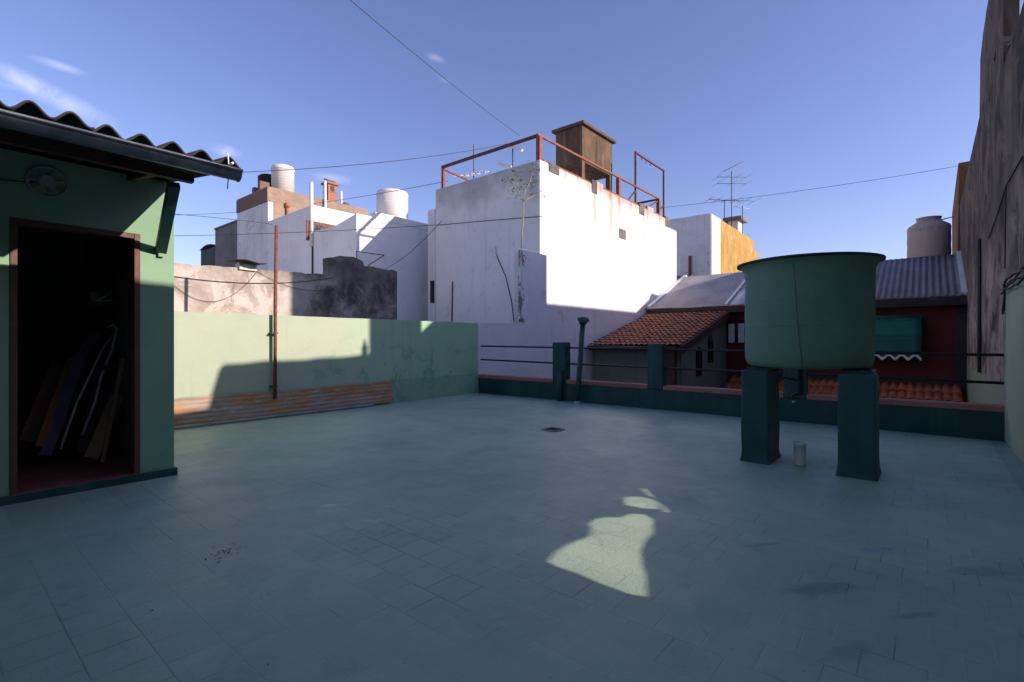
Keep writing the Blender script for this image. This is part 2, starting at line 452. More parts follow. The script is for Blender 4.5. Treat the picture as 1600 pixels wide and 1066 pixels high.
M['brick_buff'] = brick_mat('buff_brick', (.36, .25, .165), (.30, .20, .14), (.30, .235, .18))
M['brick_brown'] = brick_mat('brown_brick', (.20, .12, .085), (.16, .10, .07), (.20, .15, .12), amt=.6)
M['brick_red'] = brick_mat('red_brick', (.40, .13, .07), (.33, .10, .055), (.34, .22, .17), amt=.5)

def block_mat():
    g = G('white_block_plaster'); x, y, z = g.sep()
    c = g.mix(g.rng(g.noise(.7, det=8, rough=.62), .36, .66), (.80, .785, .765), (.755, .74, .72))
    c = g.mix(g.math('MULTIPLY', g.rng(g.noise(2.4, det=10, rough=.72, dist=.6), .54, .70), .42), c, (.33, .31, .30))
    c = g.mix(g.math('MULTIPLY', g.rng(g.noise(1.0, g.scale(3.5, 3.5, .2), det=10, rough=.7), .55, .70), .30), c, (.30, .28, .26))
    # rust washed down from the railing feet
    band = g.math('MULTIPLY', g.rng(x, 12.9, 14.6), g.rng(x, 20.6, 17.4))
    st = g.rng(g.noise(1.0, g.scale(2.6, 2.6, .10), det=9, rough=.66), .50, .72)
    fall = g.rng(g.math('ADD', z, g.math('MULTIPLY', g.math('SUBTRACT', g.noise(1.0, g.scale(3, 3, .2)), .5), 4.5)), 3.2, 6.6)
    r_ = g.math('MULTIPLY', g.math('MULTIPLY', band, st), g.math('MULTIPLY', fall, .95))
    onface = g.rng(y, 8.52, 8.46)
    r_ = g.math('MULTIPLY', r_, onface)
    c = g.mix(r_, c, (.34, .20, .06))
    # single runs of rust below particular feet of the railing
    run = None
    for px, w_, zb, amt in ((884, .10, 3.6, .5), (903, .07, 4.6, .4), (938, .12, 4.9, .6), (955, .20, 3.2, .85), (968, .14, 4.2, .8), (986, .10, 4.8, .6), (1006, .08, 2.6, .9), (1012, .10, 4.4, .6), (1030, .09, 4.9, .5)):
        xc = onY(8.42, px, 300).x
        dx = g.math('ABSOLUTE', g.math('ADD', g.math('SUBTRACT', x, xc), g.math('MULTIPLY', g.math('SUBTRACT', g.noise(1.0, g.scale(1.5, 1.5, 2.2), det=5), .5), .35)))
        q = g.math('MULTIPLY', g.rng(dx, w_, w_ * .15), g.rng(g.math('ADD', z, g.math('MULTIPLY', g.math('SUBTRACT', g.noise(2.0, g.scale(1, 1, .6)), .5), 1.6)), zb, 6.5))
        q = g.math('MULTIPLY', q, amt * .75); run = q if run is None else g.math('MAXIMUM', run, q)
    c = g.mix(g.math('MULTIPLY', run, onface), c, (.33, .19, .045))
    rim = g.math('MULTIPLY', g.rng(g.math('ADD', z, g.math('MULTIPLY', g.math('SUBTRACT', g.noise(3.0, det=8), .5), .8)), 5.95, 6.35), onface)
    c = g.mix(g.math('MULTIPLY', rim, g.rng(x, 11.8, 14.5, .15, .6)), c, (.30, .13, .05))
    dirt = g.math('MULTIPLY', g.rng(g.math('ADD', z, g.math('MULTIPLY', g.math('SUBTRACT', g.noise(1.3, det=8), .5), 2.4)), 5.0, 6.6), g.math('SUBTRACT', 1.0, onface))
    c = g.mix(g.math('MULTIPLY', dirt, .65), c, (.27, .25, .24))
    nb = g.bump(g.noise(1.6, det=5), .4, .05)
    nb = g.bump(g.noise(40, det=7, rough=.72), .6, .008, nb)
    return g.out(c, .9, nb)
M['block'] = block_mat()

def bare_mat():
    g = G('broken_plaster_edge'); x, y, z = g.sep()
    n = g.math('ADD', g.noise(3.4, g.scale(1, 1, .7), det=10, rough=.7), g.math('MULTIPLY', g.math('SUBTRACT', x, 10.38), -.75))
    bare = g.mix(g.rng(g.noise(14, det=6), .4, .6), (.30, .25, .21), (.14, .12, .105))
    c = g.mix(g.rng(n, .50, .53), (.77, .755, .735), bare)
    return g.out(c, .95, g.bump(n, .8, .02))
M['bare_edge'] = bare_mat()

def yellow_mat():
    g = G('yellow_plaster')
    c = g.mix(g.rng(g.noise(1.0, g.scale(1.5, 1.5, .6), det=9, rough=.68), .36, .66), (.43, .265, .062), (.32, .185, .045))
    c = g.mix(g.math('MULTIPLY', g.rng(g.noise(2.1, det=10, rough=.74), .54, .68), .6), c, (.62, .50, .30))
    c = g.mix(g.math('MULTIPLY', g.rng(g.noise(1.0, g.scale(3, 3, .3), det=9), .55, .72), .7), c, (.22, .14, .06))
    return g.out(c, .9, g.bump(g.noise(30, det=6), .6, .02))
M['yellow'] = yellow_mat()
M['ochre'] = plaster('ochre_plaster', (.20, .095, .03), (.14, .065, .024), (.07, .04, .02), .5, .5)

def rust_panel_mat():
    g = G('rusty_ribbed_sheet'); x, y, z = g.sep()
    v = g.scale(1.0, 2, 3.2)
    grey = g.mix(g.rng(g.noise(3, g.scale(1, 1, 8), det=8), .35, .65), (.36, .29, .215), (.28, .22, .165))
    rst = g.mix(g.rng(g.noise(5, v, det=9), .35, .65), (.43, .23, .10), (.31, .165, .08))
    n = g.noise(1.25, v, det=9, rough=.62, dist=.4)
    c = g.mix(g.rng(n, .44, .56), grey, rst)
    c = g.mix(g.math('MULTIPLY', g.rng(g.noise(2.4, v, det=10, rough=.7, dist=.6), .56, .64), .8), c, (.40, .385, .37))
    c = g.mix(g.math('MULTIPLY', g.rng(g.noise(1.0, g.scale(2, 1, 22), det=6), .62, .70), .4), c, (.11, .07, .045))
    return g.out(c, .75, g.bump(g.noise(50, det=6), .5, .004), .0)
M['rust_panel'] = rust_panel_mat()

def tank_mat():
    g = G('green_tank_paint')
    c = g.mix(g.rng(g.noise(1.4, det=8, rough=.6), .35, .66), (.155, .28, .20), (.13, .24, .175))
    c = g.mix(g.math('MULTIPLY', g.rng(g.noise(9, det=8, rough=.7), .55, .75), .2), c, (.10, .20, .14))
    nb = g.bump(g.noise(7, det=3), .30, .012)
    v = g.t.nodes.new('ShaderNodeTexVoronoi'); v.inputs['Scale'].default_value = 26; g.lk(g.P, v.inputs['Vector'])
    wr = g.noise(15, det=5, rough=.6, dist=1.5)
    nb = g.bump(wr, .55, .010, nb)
    nb = g.bump(v.outputs['Distance'], .35, .004, nb)
    x, y, z = g.sep()
    lip = g.math('MULTIPLY', g.rng(z, 1.396, 1.402), g.rng(z, 1.412, 1.406))
    nb = g.bump(lip, .5, .006, nb)
    c = g.mix(g.math('MULTIPLY', g.rng(g.noise(1.0, g.scale(6, 6, .6), det=9, rough=.7), .56, .72), .35), c, (.07, .14, .10))
    c = g.mix(g.math('MULTIPLY', g.rng(g.noise(2.3, det=10, rough=.72), .54, .68), .3), c, (.19, .31, .225))
    return g.out(c, .78, nb, spec=.2)
M['tank'] = tank_mat()
M['rim'] = simple('dark_rim', (.030, .045, .036), (.10, .035, .022), sc=5, lo=.45, hi=.75, rough=.7)
M['fibro'] = simple('mossy_cement_sheet', (.028, .026, .025), (.055, .048, .042), sc=6, rough=.95, bs=60, bump=.6)
M['gutter'] = simple('zinc_gutter', (.26, .28, .30), (.17, .18, .19), sc=9, rough=.45, metal=.55, bump=.1)
M['wood_dark'] = simple('dark_brown_wood', (.085, .034, .024), (.055, .022, .017), sc=8, rough=.7)
M['wood'] = simple('bare_plank', (.24, .165, .09), (.17, .11, .06), sc=7, rough=.8)
M['wood_orange'] = simple('orange_plank', (.22, .12, .05), (.16, .08, .035), sc=7, rough=.8)
M['door_frame'] = simple('red_brown_frame', (.15, .055, .036), (.10, .038, .028), sc=9, rough=.55)
M['red_floor'] = simple('red_cement_floor', (.22, .075, .065), (.14, .05, .045), sc=4, rough=.6)
M['dark_tone'] = simple('dim_shed_plaster', (.20, .19, .17), (.12, .115, .10), sc=3, rough=.95)
M['rail'] = simple('dark_green_rail', (.012, .028, .026), (.02, .022, .02), sc=12, rough=.45, bump=.1)
M['pipe_green'] = simple('green_pipe_paint', (.022, .090, .072), (.016, .062, .052), sc=9, rough=.5)
M['rust'] = simple('rusted_steel', (.23, .085, .05), (.15, .05, .035), sc=14, rough=.75)
M['rust_rail'] = simple('red_oxide_steel', (.30, .085, .05), (.18, .05, .035), sc=9, rough=.7)
M['rust_frame'] = simple('dark_oxide_steel', (.16, .05, .038), (.10, .032, .027), sc=9, rough=.75)
M['pvc'] = simple('white_plastic_pipe', (.86, .86, .86), (.74, .74, .73), sc=6, rough=.4, bump=.1)
M['pvc_dull'] = simple('dull_plastic_pipe', (.30, .31, .29), (.17, .20, .18), sc=3, rough=.6)
M['white_paint'] = simple('white_paint', (.72, .71, .69), (.58, .56, .53), sc=5, rough=.55)
M['black'] = simple('black_cable', (.012, .012, .013), rough=.6)
M['cable'] = simple('grey_cable', (.05, .05, .055), rough=.7)
M['conc_tank'] = None
M['beige_tank'] = None
M['purple'] = simple('violet_fabric', (.10, .085, .15), (.07, .055, .105), sc=9)
M['alu'] = simple('aluminium_tube', (.62, .62, .62), (.48, .48, .47), sc=10, rough=.4, metal=.3)
M['grille'] = simple('grey_grille', (.30, .31, .31), sc=9, rough=.5)
M['red_wall'] = plaster('oxblood_wall', (.115, .020, .016), (.085, .015, .013), (.05, .012, .011), .4, .3)
M['fascia'] = simple('dark_fascia', (.033, .024, .024), (.022, .017, .018), sc=5, rough=.7)
M['brown_board'] = simple('brown_barge_board', (.080, .035, .026), (.05, .023, .018), sc=5, rough=.7)
M['metal_roof'] = simple('violet_grey_roof_sheet', (.27, .235, .245), (.21, .18, .19), sc=1.4, rough=.6, bump=.1, metal=.15)
M['metal_roof_light'] = simple('galvanised_roof_sheet', (.40, .385, .385), (.31, .295, .295), sc=1.2, rough=.55, bump=.1, metal=.3)
M['skylight'] = simple('pale_blue_skylight', (.34, .39, .52), (.27, .32, .46), sc=2, rough=.25, bump=.05)
M['annex_wall'] = plaster('grey_green_wall', (.185, .205, .165), (.155, .175, .145), (.09, .10, .085), .4, .3)
M['glass_dark'] = simple('dark_glass', (.014, .014, .016), rough=.2, bump=.02)
M['awning'] = simple('green_canvas', (.020, .165, .115), (.016, .135, .098), sc=2, rough=.8)
M['awning_low'] = simple('dark_green_canvas', (.020, .105, .088), (.016, .088, .076), sc=2, rough=.8)
M['ground'] = simple('pale_yard_ground', (.52, .44, .34), (.42, .35, .27), sc=.3, rough=.95)
M['chimney_pot'] = simple('terracotta_pot', (.42, .16, .08), (.32, .11, .06), sc=5)
M['twig'] = simple('grey_bark', (.44, .38, .31), (.30, .25, .20), sc=12)
M['leaf'] = simple('yellow_green_leaf', (.13, .17, .055), (.085, .12, .04), sc=10)
M['dry'] = simple('dry_leaf', (.035, .025, .02), (.02, .015, .012), sc=12)
M['slab'] = simple('slab_edge', (.30, .30, .28), sc=3)

def tile_mat(name, a, b, d):
    g = G(name)
    v = g.t.nodes.new('ShaderNodeTexVoronoi'); v.inputs['Scale'].default_value = 4.2; g.lk(g.P, v.inputs['Vector'])
    sc_ = g.t.nodes.new('ShaderNodeSeparateColor'); g.lk(v.outputs['Color'], sc_.inputs[0])
    c = g.mix(sc_.outputs[0], a, b)
    c = g.mix(g.math('MULTIPLY', g.rng(g.noise(2.2, det=9, rough=.7), .48, .66), .6), c, d)
    return g.out(c, .85, g.bump(g.noise(50, det=5), .4, .005))
M['tile'] = tile_mat('clay_roof_tile', (.46, .20, .12), (.33, .13, .08), (.20, .115, .09))
M['tile2'] = tile_mat('orange_roof_tile', (.46, .13, .05), (.34, .09, .038), (.20, .065, .035))
def conc_tank_mat():
    g = G('stained_concrete'); x, y, z = g.sep()
    c = g.mix(g.rng(g.noise(1.3, g.scale(1, 1, .5), det=9, rough=.66), .36, .64), (.15, .095, .055), (.085, .055, .036))
    c = g.mix(g.math('MULTIPLY', g.rng(g.noise(1., g.scale(3.2, 3.2, .35), det=9, rough=.7), .54, .70), .5), c, (.30, .22, .14))
    c = g.mix(g.math('MULTIPLY', g.rng(g.noise(1., g.scale(4, 4, .4), det=8), .58, .70), .7), c, (.035, .026, .02))
    return g.out(c, .95, g.bump(g.noise(20, det=7), .7, .02))
M['conc_tank'] = conc_tank_mat()
def beige_tank_mat(name, a, b, smudge=None):
    g = G(name); x, y, z = g.sep()
    c = g.mix(g.rng(g.noise(1.6, g.scale(1, 1, .5), det=8), .35, .65), a, b)
    wv = g.t.nodes.new('ShaderNodeMath'); wv.operation = 'SINE'; g.lk(g.math('MULTIPLY', z, 52.), wv.inputs[0])
    if smudge:
        mk = g.math('MULTIPLY', g.math('MULTIPLY', g.rng(z, smudge[0], smudge[0] + .03), g.rng(z, smudge[1] + .03, smudge[1])),
                    g.math('MULTIPLY', g.rng(y, smudge[2], smudge[2] + .06), g.rng(y, smudge[3], smudge[3] - .06)))
        mk = g.math('MULTIPLY', mk, g.rng(g.noise(9, g.scale(1, 1.4, .5), det=6), .40, .62))
        c = g.mix(g.math('MULTIPLY', mk, .45), c, (.12, .11, .15))
    return g.out(c, .6, g.bump(wv.outputs[0], .25, .006))
M['beige_tank'] = beige_tank_mat('beige_tank_plastic', (.44, .35, .29), (.37, .29, .245), (5.02, 5.14, -.42, .36))
M['white_tank'] = beige_tank_mat('white_tank_plastic', (.70, .665, .63), (.60, .565, .54))

# ------------------------------------------------------------------ setting: ground and terrace floor
gm = MB(); gm.box(-900, 900, -900, 900, -4.6, -4.0)
tag(gm.build('ground', M['ground']), None, None, kind='structure')
fl = MB()
def floor_fn(u, v):
    x = -3.2 + u * 11.9; y = -.745 + v * 9.065
    return Vector((x, y, .006 * mnoise.noise(Vector((x * .7, y * .7, 0)))))
fl.grid(floor_fn, 96, 76)
fo = fl.build('floor', M['floor']); tag(fo, None, None, kind='structure')
sl = MB(); sl.box(-3.2, 8.86, -.95, 8.47, -.42, -.02)
tag(sl.build('floor_slab', M['slab']), None, None, kind='structure')

# ------------------------------------------------------------------ perimeter walls of the terrace
top_l = rough_line([(-3.2, 1.67), (8.675, 1.685)], .25, .012, 3)
pw = prism('perimeter_wall', M['green_wall'], 'Y', 8.32, 8.47, [(8.675, -.4), (-3.2, -.4)] + top_l, bevel=.012)
tag(pw, 'pale green painted boundary wall with sunlit left half behind the rusty sheet', 'wall')

# right boundary: sage wall with the stained party wall rising behind it.  Holes added in both shape the floor's sun patch.
def sunpt(px, py, yc):
    p = onZ(0, px, py); t = (p.y - yc) / 1.0
    return (p.x + .434 * t, .45 * t)
PATCH = [[(857, 877), (870, 862), (896, 847), (921, 838), (925, 826), (921, 819), (931, 811), (950, 808), (968, 809), (985, 803), (1005, 804), (1019, 812), (1020, 832), (1008, 845),
          (1001, 860), (1003, 880), (1011, 905), (1012, 932), (985, 928), (945, 913), (900, 894), (872, 885)],
         [(975, 777), (998, 776), (1020, 781), (1030, 787), (1027, 796), (1005, 795), (976, 789)],
         [(1001, 764), (1008, 764), (1014, 770), (1021, 778), (1012, 775)], [(1031, 787), (1038, 793), (1046, 802), (1036, 800)]]
def holes(yc): return [[sunpt(px, py, yc) for px, py in poly] for poly in PATCH]
top_r = [(8.675, 2.0), (-3.2, 2.0)]
pr = prism('perimeter_wall', M['green_right'], 'Y', -.815, -.745, [(-3.2, -.4), (8.675, -.4)] + top_r, holes(-.78))
tag(pr, 'sage green side wall at the right edge with loose black cables along its top', 'wall')
# party wall: outline (X, z)
nb_top = rough_line([(22.69, 5.78), (17.2, 5.84), (14.1, 5.88), (13.98, 6.3), (13.9, 7.0), (13.3, 7.18), (12.6, 7.28), (9.86, 7.25), (9.84, 5.12), (8.6, 5.06), (7.0, 5.0), (6.9, 4.66),
                     (6.75, 4.32), (5.6, 4.28), (5.5, 4.58), (-3.2, 4.55)], .3, .03, 8)
rayY = lambda x, z, yc=-.90: (x + .434 * (8.32 - yc), z + .45 * (8.32 - yc))
tri = [rayY(*p) for p in ((6.93, 1.45), (7.28, 1.72), (6.93, 1.72))]  # added hole, shaped to throw the small lit triangle
nw = prism('party_wall', M['neighbour'], 'Y', -.98, -.82, [(-3.2, -4.0), (22.69, -4.0)] + nb_top, holes(-.90) + [tri])
tag(nw, 'tall dark streaked concrete party wall at the right, towering over the terrace', 'wall')
def party_bits():
    m = MB(); c = onY(-.79, 1529, 300)
    for px, z0, z1, r in ((1530, .62, 3.3, .03),):
        x = onY(-.79, px, 400).x
        m.tube([(x, -.79, z0), (x, -.79, z1)], r, 8)
    m.build('conduit', M['cable'], nw)
    m = MB()
    m.tube([onY(-.80, 1598, 245), onY(-.80, 1572, 290), onY(-.80, 1560, 330), onY(-.80, 1545, 372)], .009, 6)
    m.tube([onY(-.80, 1572, 290), onY(-.80, 1570, 420)], .007, 6)
    m.build('cable', M['black'], nw)
    m = MB(); m.tube([(12.1, -1.0, 7.2), (12.1, -1.0, 9.4)], .055, 8); m.build('vent_stack', M['grey_wall'], nw)
party_bits()
m = MB(); m.box(9.485, 9.575, -.95, -.86, 5.0, 5.26); m.lathe([(.07, 5.26), (.07, 5.30), (.03, 5.32), (.025, 5.42), (0, 5.43)], (9.53, -.905), 10)
vc = m.build('wall_vent', M['grey_wall']); tag(vc, 'small masonry vent standing on top of the streaked party wall', 'vent')
# loose cables on the sage wall
m = MB()
random.seed(9)
for k in range(4):
    pts = [(8.66 - i * .25, -.735 + .012 * k, 1.99 - .05 * k + .012 * math.sin(i * .9 + k * 2) + .010 * math.sin(i * 2.3 + k)) for i in range(30)]
    pts = [(8.60, -.72 + .01 * k, 1.62 - .04 * k)] + [(8.63, -.73, 1.85)] + pts if k < 2 else pts
    m.tube(pts, .011, 6)
cb = m.build('cable', M['black']); tag(cb, 'loose black cables drooping along the top of the sage side wall', 'cable')

# ------------------------------------------------------------------ unseen walls added beyond the right wall to throw the long shadows
# (set back from the party wall; hidden from the terrace by it)
hole_a = [rayY(*p, yc=-2.3) for p in ((6.86, 1.38), (7.34, 1.78), (6.86, 1.78))]  # same added triangle hole, carried through the wall behind
b1 = prism('shadow_wall', M['grey_wall'], 'Y', -2.45, -2.25, [(10.3, -4.0), (16.12, -4.0), (16.12, 8.52), (14.6, 8.5), (14.5, 9.1), (10.3, 9.05)], [hole_a])
tag(b1, 'tall grey wall added unseen behind the party wall to cast shadows', 'wall')
b2 = prism('low_shadow_wall', M['grey_wall'], 'Y', -2.85, -2.5, [(16.0, -4.0), (30.0, -4.0), (30.0, 7.9), (23.3, 7.85), (22.1, 7.25), (16.0, 7.25)])
tag(b2, 'long lower grey wall added unseen behind the party wall to cast shadows', 'wall')
# unseen wall added behind the camera to darken the near floor
hb = MB(); hb.box(-3.5, -3.21, -.9, 8.47, -.4, 5.6)
tag(hb.build('near_shade_wall', M['green_right'], bevel=.02), 'unseen sage green wall added at the near end to shade the floor', 'wall')
# ochre slab far along the party wall
oc = prism('ochre_wall', M['ochre'], 'Y', -1.2, -.80, [(22.7, -4), (28.6, -4), (28.6, 6.70), (24.0, 7.25), (22.7, 7.3)])
tag(oc, 'narrow ochre wall edge in front of the sky beside the beige tank', 'wall')

# ------------------------------------------------------------------ far parapet with posts and rails
PX0, PX1 = 8.68, 8.86
par = thing('parapet', 'low dark green parapet with three posts and two thin rails', 'parapet', (8.77, 3.8, 0))
top_p = [(8.315, .36), (-.735, .36)]
prism('wall', M['dark_green'], 'X', PX0, PX1, [(-.735, -.4), (8.315, -.4)] + top_p, parent=par, bevel=.008)
posts = [(5.80, 6.13, 1.225), (3.69, 3.985, 1.205), (1.42, 1.73, 1.19)]
edges = [8.315] + [e for a, b, h in posts for e in (b, a)] + [-.735]
for a, b in zip(edges[0::2], edges[1::2]):
    m = MB()
    n_ = 14
    def sec(t): y_ = b + .002 + (a - b - .004) * t; e = .006 * mnoise.noise(Vector((y_ * 3, 0, 1))); return [(PX0 - .010 + e, y_, .361), (PX1 + .01, y_, .361), (PX1 + .01, y_, .443 + e), (PX0 - .008 + e, y_, .437 + e)]
    m.add([q for t in range(n_ + 1) for q in sec(t / n_)], [(i * 4 + k, i * 4 + (k + 1) % 4, i * 4 + 4 + (k + 1) % 4, i * 4 + 4 + k) for i in range(n_) for k in range(4)] + [(0, 1, 2, 3), (n_ * 4, n_ * 4 + 1, n_ * 4 + 2, n_ * 4 + 3)])
    c = m.build('coping', M['terracotta'], par, bevel=.008)
for a, b, h in posts:
    m = MB(); m.box(PX0 - .012, PX1 + .012, a, b, .362, h)
    m.build('post', M['dark_green'], par, bevel=.018)
for z0, z1 in ((1.127, 1.073), (.80, .72)):
    m = MB(); m.tube([(8.77, 8.315, z0), (8.77, 5.0, z0 - (z0 - z1) * .34 - .006), (8.77, 2.5, z0 - (z0 - z1) * .62 - .004), (8.77, -.735, z1)], .02, 10)
    m.build('rail', M['rail'], par)
# flat stub pipe strapped to the first post
p0 = onX(8.6, 874, 628)
m = MB(); m.tube([(8.60, p0.y, -.01), (8.60, p0.y - .005, .63)], .062, 14)
st = m.build('stub_pipe', M['dark_green']); tag(st, 'short dark green pipe stub against the first parapet post', 'pipe')
# leaning vent pipe with cowl
va = onX(8.50, 902, 630); vb = va + RT * .115 + Vector((0, 0, 1.70 - va.z))
vp = thing('vent_pipe', 'tall leaning dark green vent pipe with flared cap at the parapet', 'vent pipe', (va.x, va.y, 0))
m = MB(); m.tube([(va.x, va.y, -.01), va.lerp(vb, .3), va.lerp(vb, .97)], .052, 16); m.build('pipe', M['pipe_green'], vp)
m = MB(); m.lathe([(.07, 0.0), (.072, .04), (.112, .075), (.118, .10), (.10, .115), (.05, .13), (.0, .135)], (0, 0), 24)
dirv = (vb - va).normalized(); q = Vector((0, 0, 1)).rotation_difference(dirv)
tilt = Matrix.Rotation(.5, 3, RT)
m.v = [va.lerp(vb, .94) + (q @ (tilt @ v)) for v in m.v]
m.build('cap', M['pipe_green'], vp, solid=.006)
m = MB(); m.lathe([(.085, 0), (.07, .02), (.054, .05)], (va.x, va.y), 18); m.build('collar', M['floor'], vp)

# ------------------------------------------------------------------ green water tank on pillars
TX, TY = 5.945, .97
tk = thing('water_tank', 'large round green painted water tank with a dark flared rim', 'water tank', (TX, TY, 1.0))
prof = [(0, 1.012), (.40, 1.012), (.52, 1.022), (.557, 1.05), (.576, 1.10), (.581, 1.20), (.581, 1.55), (.581, 1.80), (.582, 1.96), (.586, 2.01), (.598, 2.05), (.615, 2.08), (.645, 2.098)]
TZ = lambda pr: [(r_, .975 + (z_ - 1.012) * .982) for r_, z_ in pr]
m = MB(); m.lathe(TZ(prof), (TX, TY), 96, .006); m.build('body', M['tank'], tk)
m = MB(); m.lathe(TZ([(.640, 2.094), (.662, 2.100), (.664, 2.118), (.642, 2.124), (.61, 2.112), (.585, 2.06)]), (TX, TY), 96, .004); m.build('rim', M['rim'], tk)
m = MB(); m.lathe([(.0, 1.95), (.575, 1.95)], (TX, TY), 48); m.build('water', M['glass_dark'], tk)
# seam wire hanging down the front, supply pipe and valve below
a1 = math.atan2(-TY, -TX)
def on_tank(da, z, r=.592): return Vector((TX + r * math.cos(a1 + da), TY + r * math.sin(a1 + da), z))
m = MB(); m.tube([on_tank(-.18 , 2.01, .60), on_tank(-.16, 1.8), on_tank(-.13, 1.5, .593), on_tank(-.09, 1.2), on_tank(-.06, 1.06, .575), on_tank(-.05, .99, .55)], .0022, 5); m.build('hanging_wire', M['cable'], tk)
m = MB()
pa = onX(6.3, 1250, 575); pb = onX(6.3, 1252, 616)
m.tube([pa + Vector((0, 0, .06)), pa, pb], .034, 10)
m.tube([pb + Vector((0, 0, .0)), pb + Vector((-.02, .075, -.01))], .022, 8)
m.tube([pb + Vector((-.02, .075, .0)), pb + Vector((-.02, .075, -.07))], .018, 8)
m.tube([pa.lerp(pb, .5), pa.lerp(pb, .45) + Vector((0, .16, .02)), pa.lerp(pb, .7) + Vector((-.05, .27, -.02)), pa + Vector((-.1, .30, .02))], .014, 8)
m.build('supply_pipe', M['pipe_green'], tk)
m = MB(); m.tube([pb + Vector((-.02, .075, -.06)), pb + Vector((-.02, .075, -.10))], .012, 8); m.build('spout', M['pvc'], tk)

def pillar(x0, x1, y0, y1, h, label):
    def sec(z, e): return [(x0 - e, y0 - e, z), (x1 + e, y0 - e, z), (x1 + e, y1 + e, z), (x0 - e, y1 + e, z)]
    n = 14; vs = []; fs = []
    for i in range(n + 1):
        z = -.01 + (h + .01) * i / n
        e = .015 * max(0, 1 - z / .12) ** 2 + .006 * mnoise.noise(Vector((z * 4, x0, y0)))
        vs += sec(z, e)
    for i in range(n):
        for k in range(4): fs.append((i * 4 + k, i * 4 + (k + 1) % 4, (i + 1) * 4 + (k + 1) % 4, (i + 1) * 4 + k))
    fs.append((n * 4, n * 4 + 1, n * 4 + 2, n * 4 + 3))
    m = MB(); m.add(vs, fs); o = m.build('tank_pillar', M['pillar_green'], bevel=.022, seg=3)
    return tag(o, label, 'pillar', 'masonry pillars under the green tank')
pillar(5.52, 6.02, 1.235, 1.50, .948, 'dark green tank pillar on the side of the leaning vent pipe')
pillar(5.49, 5.90, .355, .645, .948, 'dark green tank pillar on the side of the sage wall')
for y0, y1, x1 in ((.38, .62, 5.97), (1.25, 1.46, 6.08)):
    m = MB(); m.box(5.57, x1, y0, y1, .949, .974); m.build('bearing_pad', M['pipe_green'], tk)
# white pot
pc = onZ(0, 1248.5, 728); pc = Vector((pc.x, pc.y, 0)) + Vector((.04, 0, 0))
m = MB(); m.lathe([(.0, .004), (.050, .004), (.053, .012), (.054, .20), (.060, .203), (.061, .228), (.056, .230), (.051, .222), (.048, .03), (0, .028)], (pc.x, pc.y), 28)
po = m.build('plastic_pot', M['pvc']); tag(po, 'small white plastic pot on the floor between the tank pillars', 'pot')

# ------------------------------------------------------------------ things on the floor
dc = onZ(0, 864, 672)
dr = thing('floor_drain', 'small dark square drain cover set in the terrace floor', 'drain', (dc.x, dc.y, 0))
m = MB()
for k in range(4):
    a = Matrix.Rotation(k * math.pi / 2, 3, 'Z'); s_ = .115
    p, q2 = a @ Vector((-s_, -s_, 0)), a @ Vector((s_, -s_, 0))
    m.bar(Vector((dc.x, dc.y, .009)) + p, Vector((dc.x, dc.y, .009)) + q2, .02, .012)
m.build('frame', M['grille'], dr)
m = MB(); m.box(dc.x - .105, dc.x + .105, dc.y - .105, dc.y + .105, .004, .008); m.build('pit', M['black'], dr)
m = MB()
for k in range(5): m.box(dc.x - .10, dc.x + .10, dc.y - .09 + k * .04, dc.y - .075 + k * .04, .0085, .013)
m.build('grating', M['cable'], dr)
random.seed(21)
m = MB(); lc = onZ(0, 347, 868)
for k in range(26):
    x = lc.x + random.gauss(0, .06); y = lc.y + random.gauss(0, .05); an = random.random() * 6.3; l = random.uniform(.005, .014)
    a = Vector((math.cos(an), math.sin(an), .25)) * l; b = Vector((-math.sin(an), math.cos(an), random.uniform(-.3, .6))) * l * random.uniform(.25, .5)
    c = Vector((x, y, .014)); m.add([c - a, c + b, c + a + Vector((0, 0, .006)), c - b], [(0, 1, 2, 3)])
for k in range(46):
    x = random.uniform(.6, 6); y = random.uniform(-.4, 5.0); an = random.random() * 6.3; l = random.uniform(.003, .008)
    a = Vector((math.cos(an), math.sin(an), .1)) * l; b = Vector((-math.sin(an), math.cos(an), .2)) * l * .6; c = Vector((x, y, .009))
    m.add([c - a, c + b, c + a, c - b], [(0, 1, 2, 3)])
lf = m.build('leaf_litter', M['dry']); tag(lf, 'few dark dry leaf flakes scattered on the floor near the shed', 'litter', kind='stuff')

# long rusty ribbed sheet leaning on the green wall
def rib(u, v):
    x = .9 + u * 5.22; s = v * .405
    off = .0035 * math.sin(v * 2 * math.pi * 6.0)
    return Vector((x, 8.19 + .105 * v + off, .025 + s + .010 * math.sin(x * 1.3) + .004 * mnoise.noise(Vector((x * 3, v * 2, 1)))))
m = MB(); m.grid(rib, 120, 60)
ps = m.build('ribbed_sheet', M['rust_panel'], solid=.006); tag(ps, 'long low ribbed metal sheet, rust and grey, at the foot of the green wall', 'metal sheet')
m = MB(); m.tube([(.9, 8.12, .028), (2.5, 8.10, .03), (4.2, 8.12, .03), (5.6, 8.14, .028)], .022, 10)
wp = m.build('plastic_pipe', M['pvc_dull']); tag(wp, 'thin pale plastic pipe lying along the foot of the rusty sheet', 'pipe')
# rusty pole
px_ = onY(8.24, 430, 608)
pole = thing('steel_pole', 'thin rusty steel pole standing against the pale green wall', 'pole', (px_.x, 8.24, 0))
m = MB(); m.tube([(px_.x, 8.245, .30), (px_.x, 8.24, 1.8), (px_.x + .02, 8.24, 3.15)], .027, 10); m.build('tube', M['rust'], pole)
for z in (1.38, .50):
    m = MB(); m.box(px_.x - .065, px_.x + .04, 8.225, 8.318, z - .012, z + .014); m.build('clamp', M['dark_green'], pole)

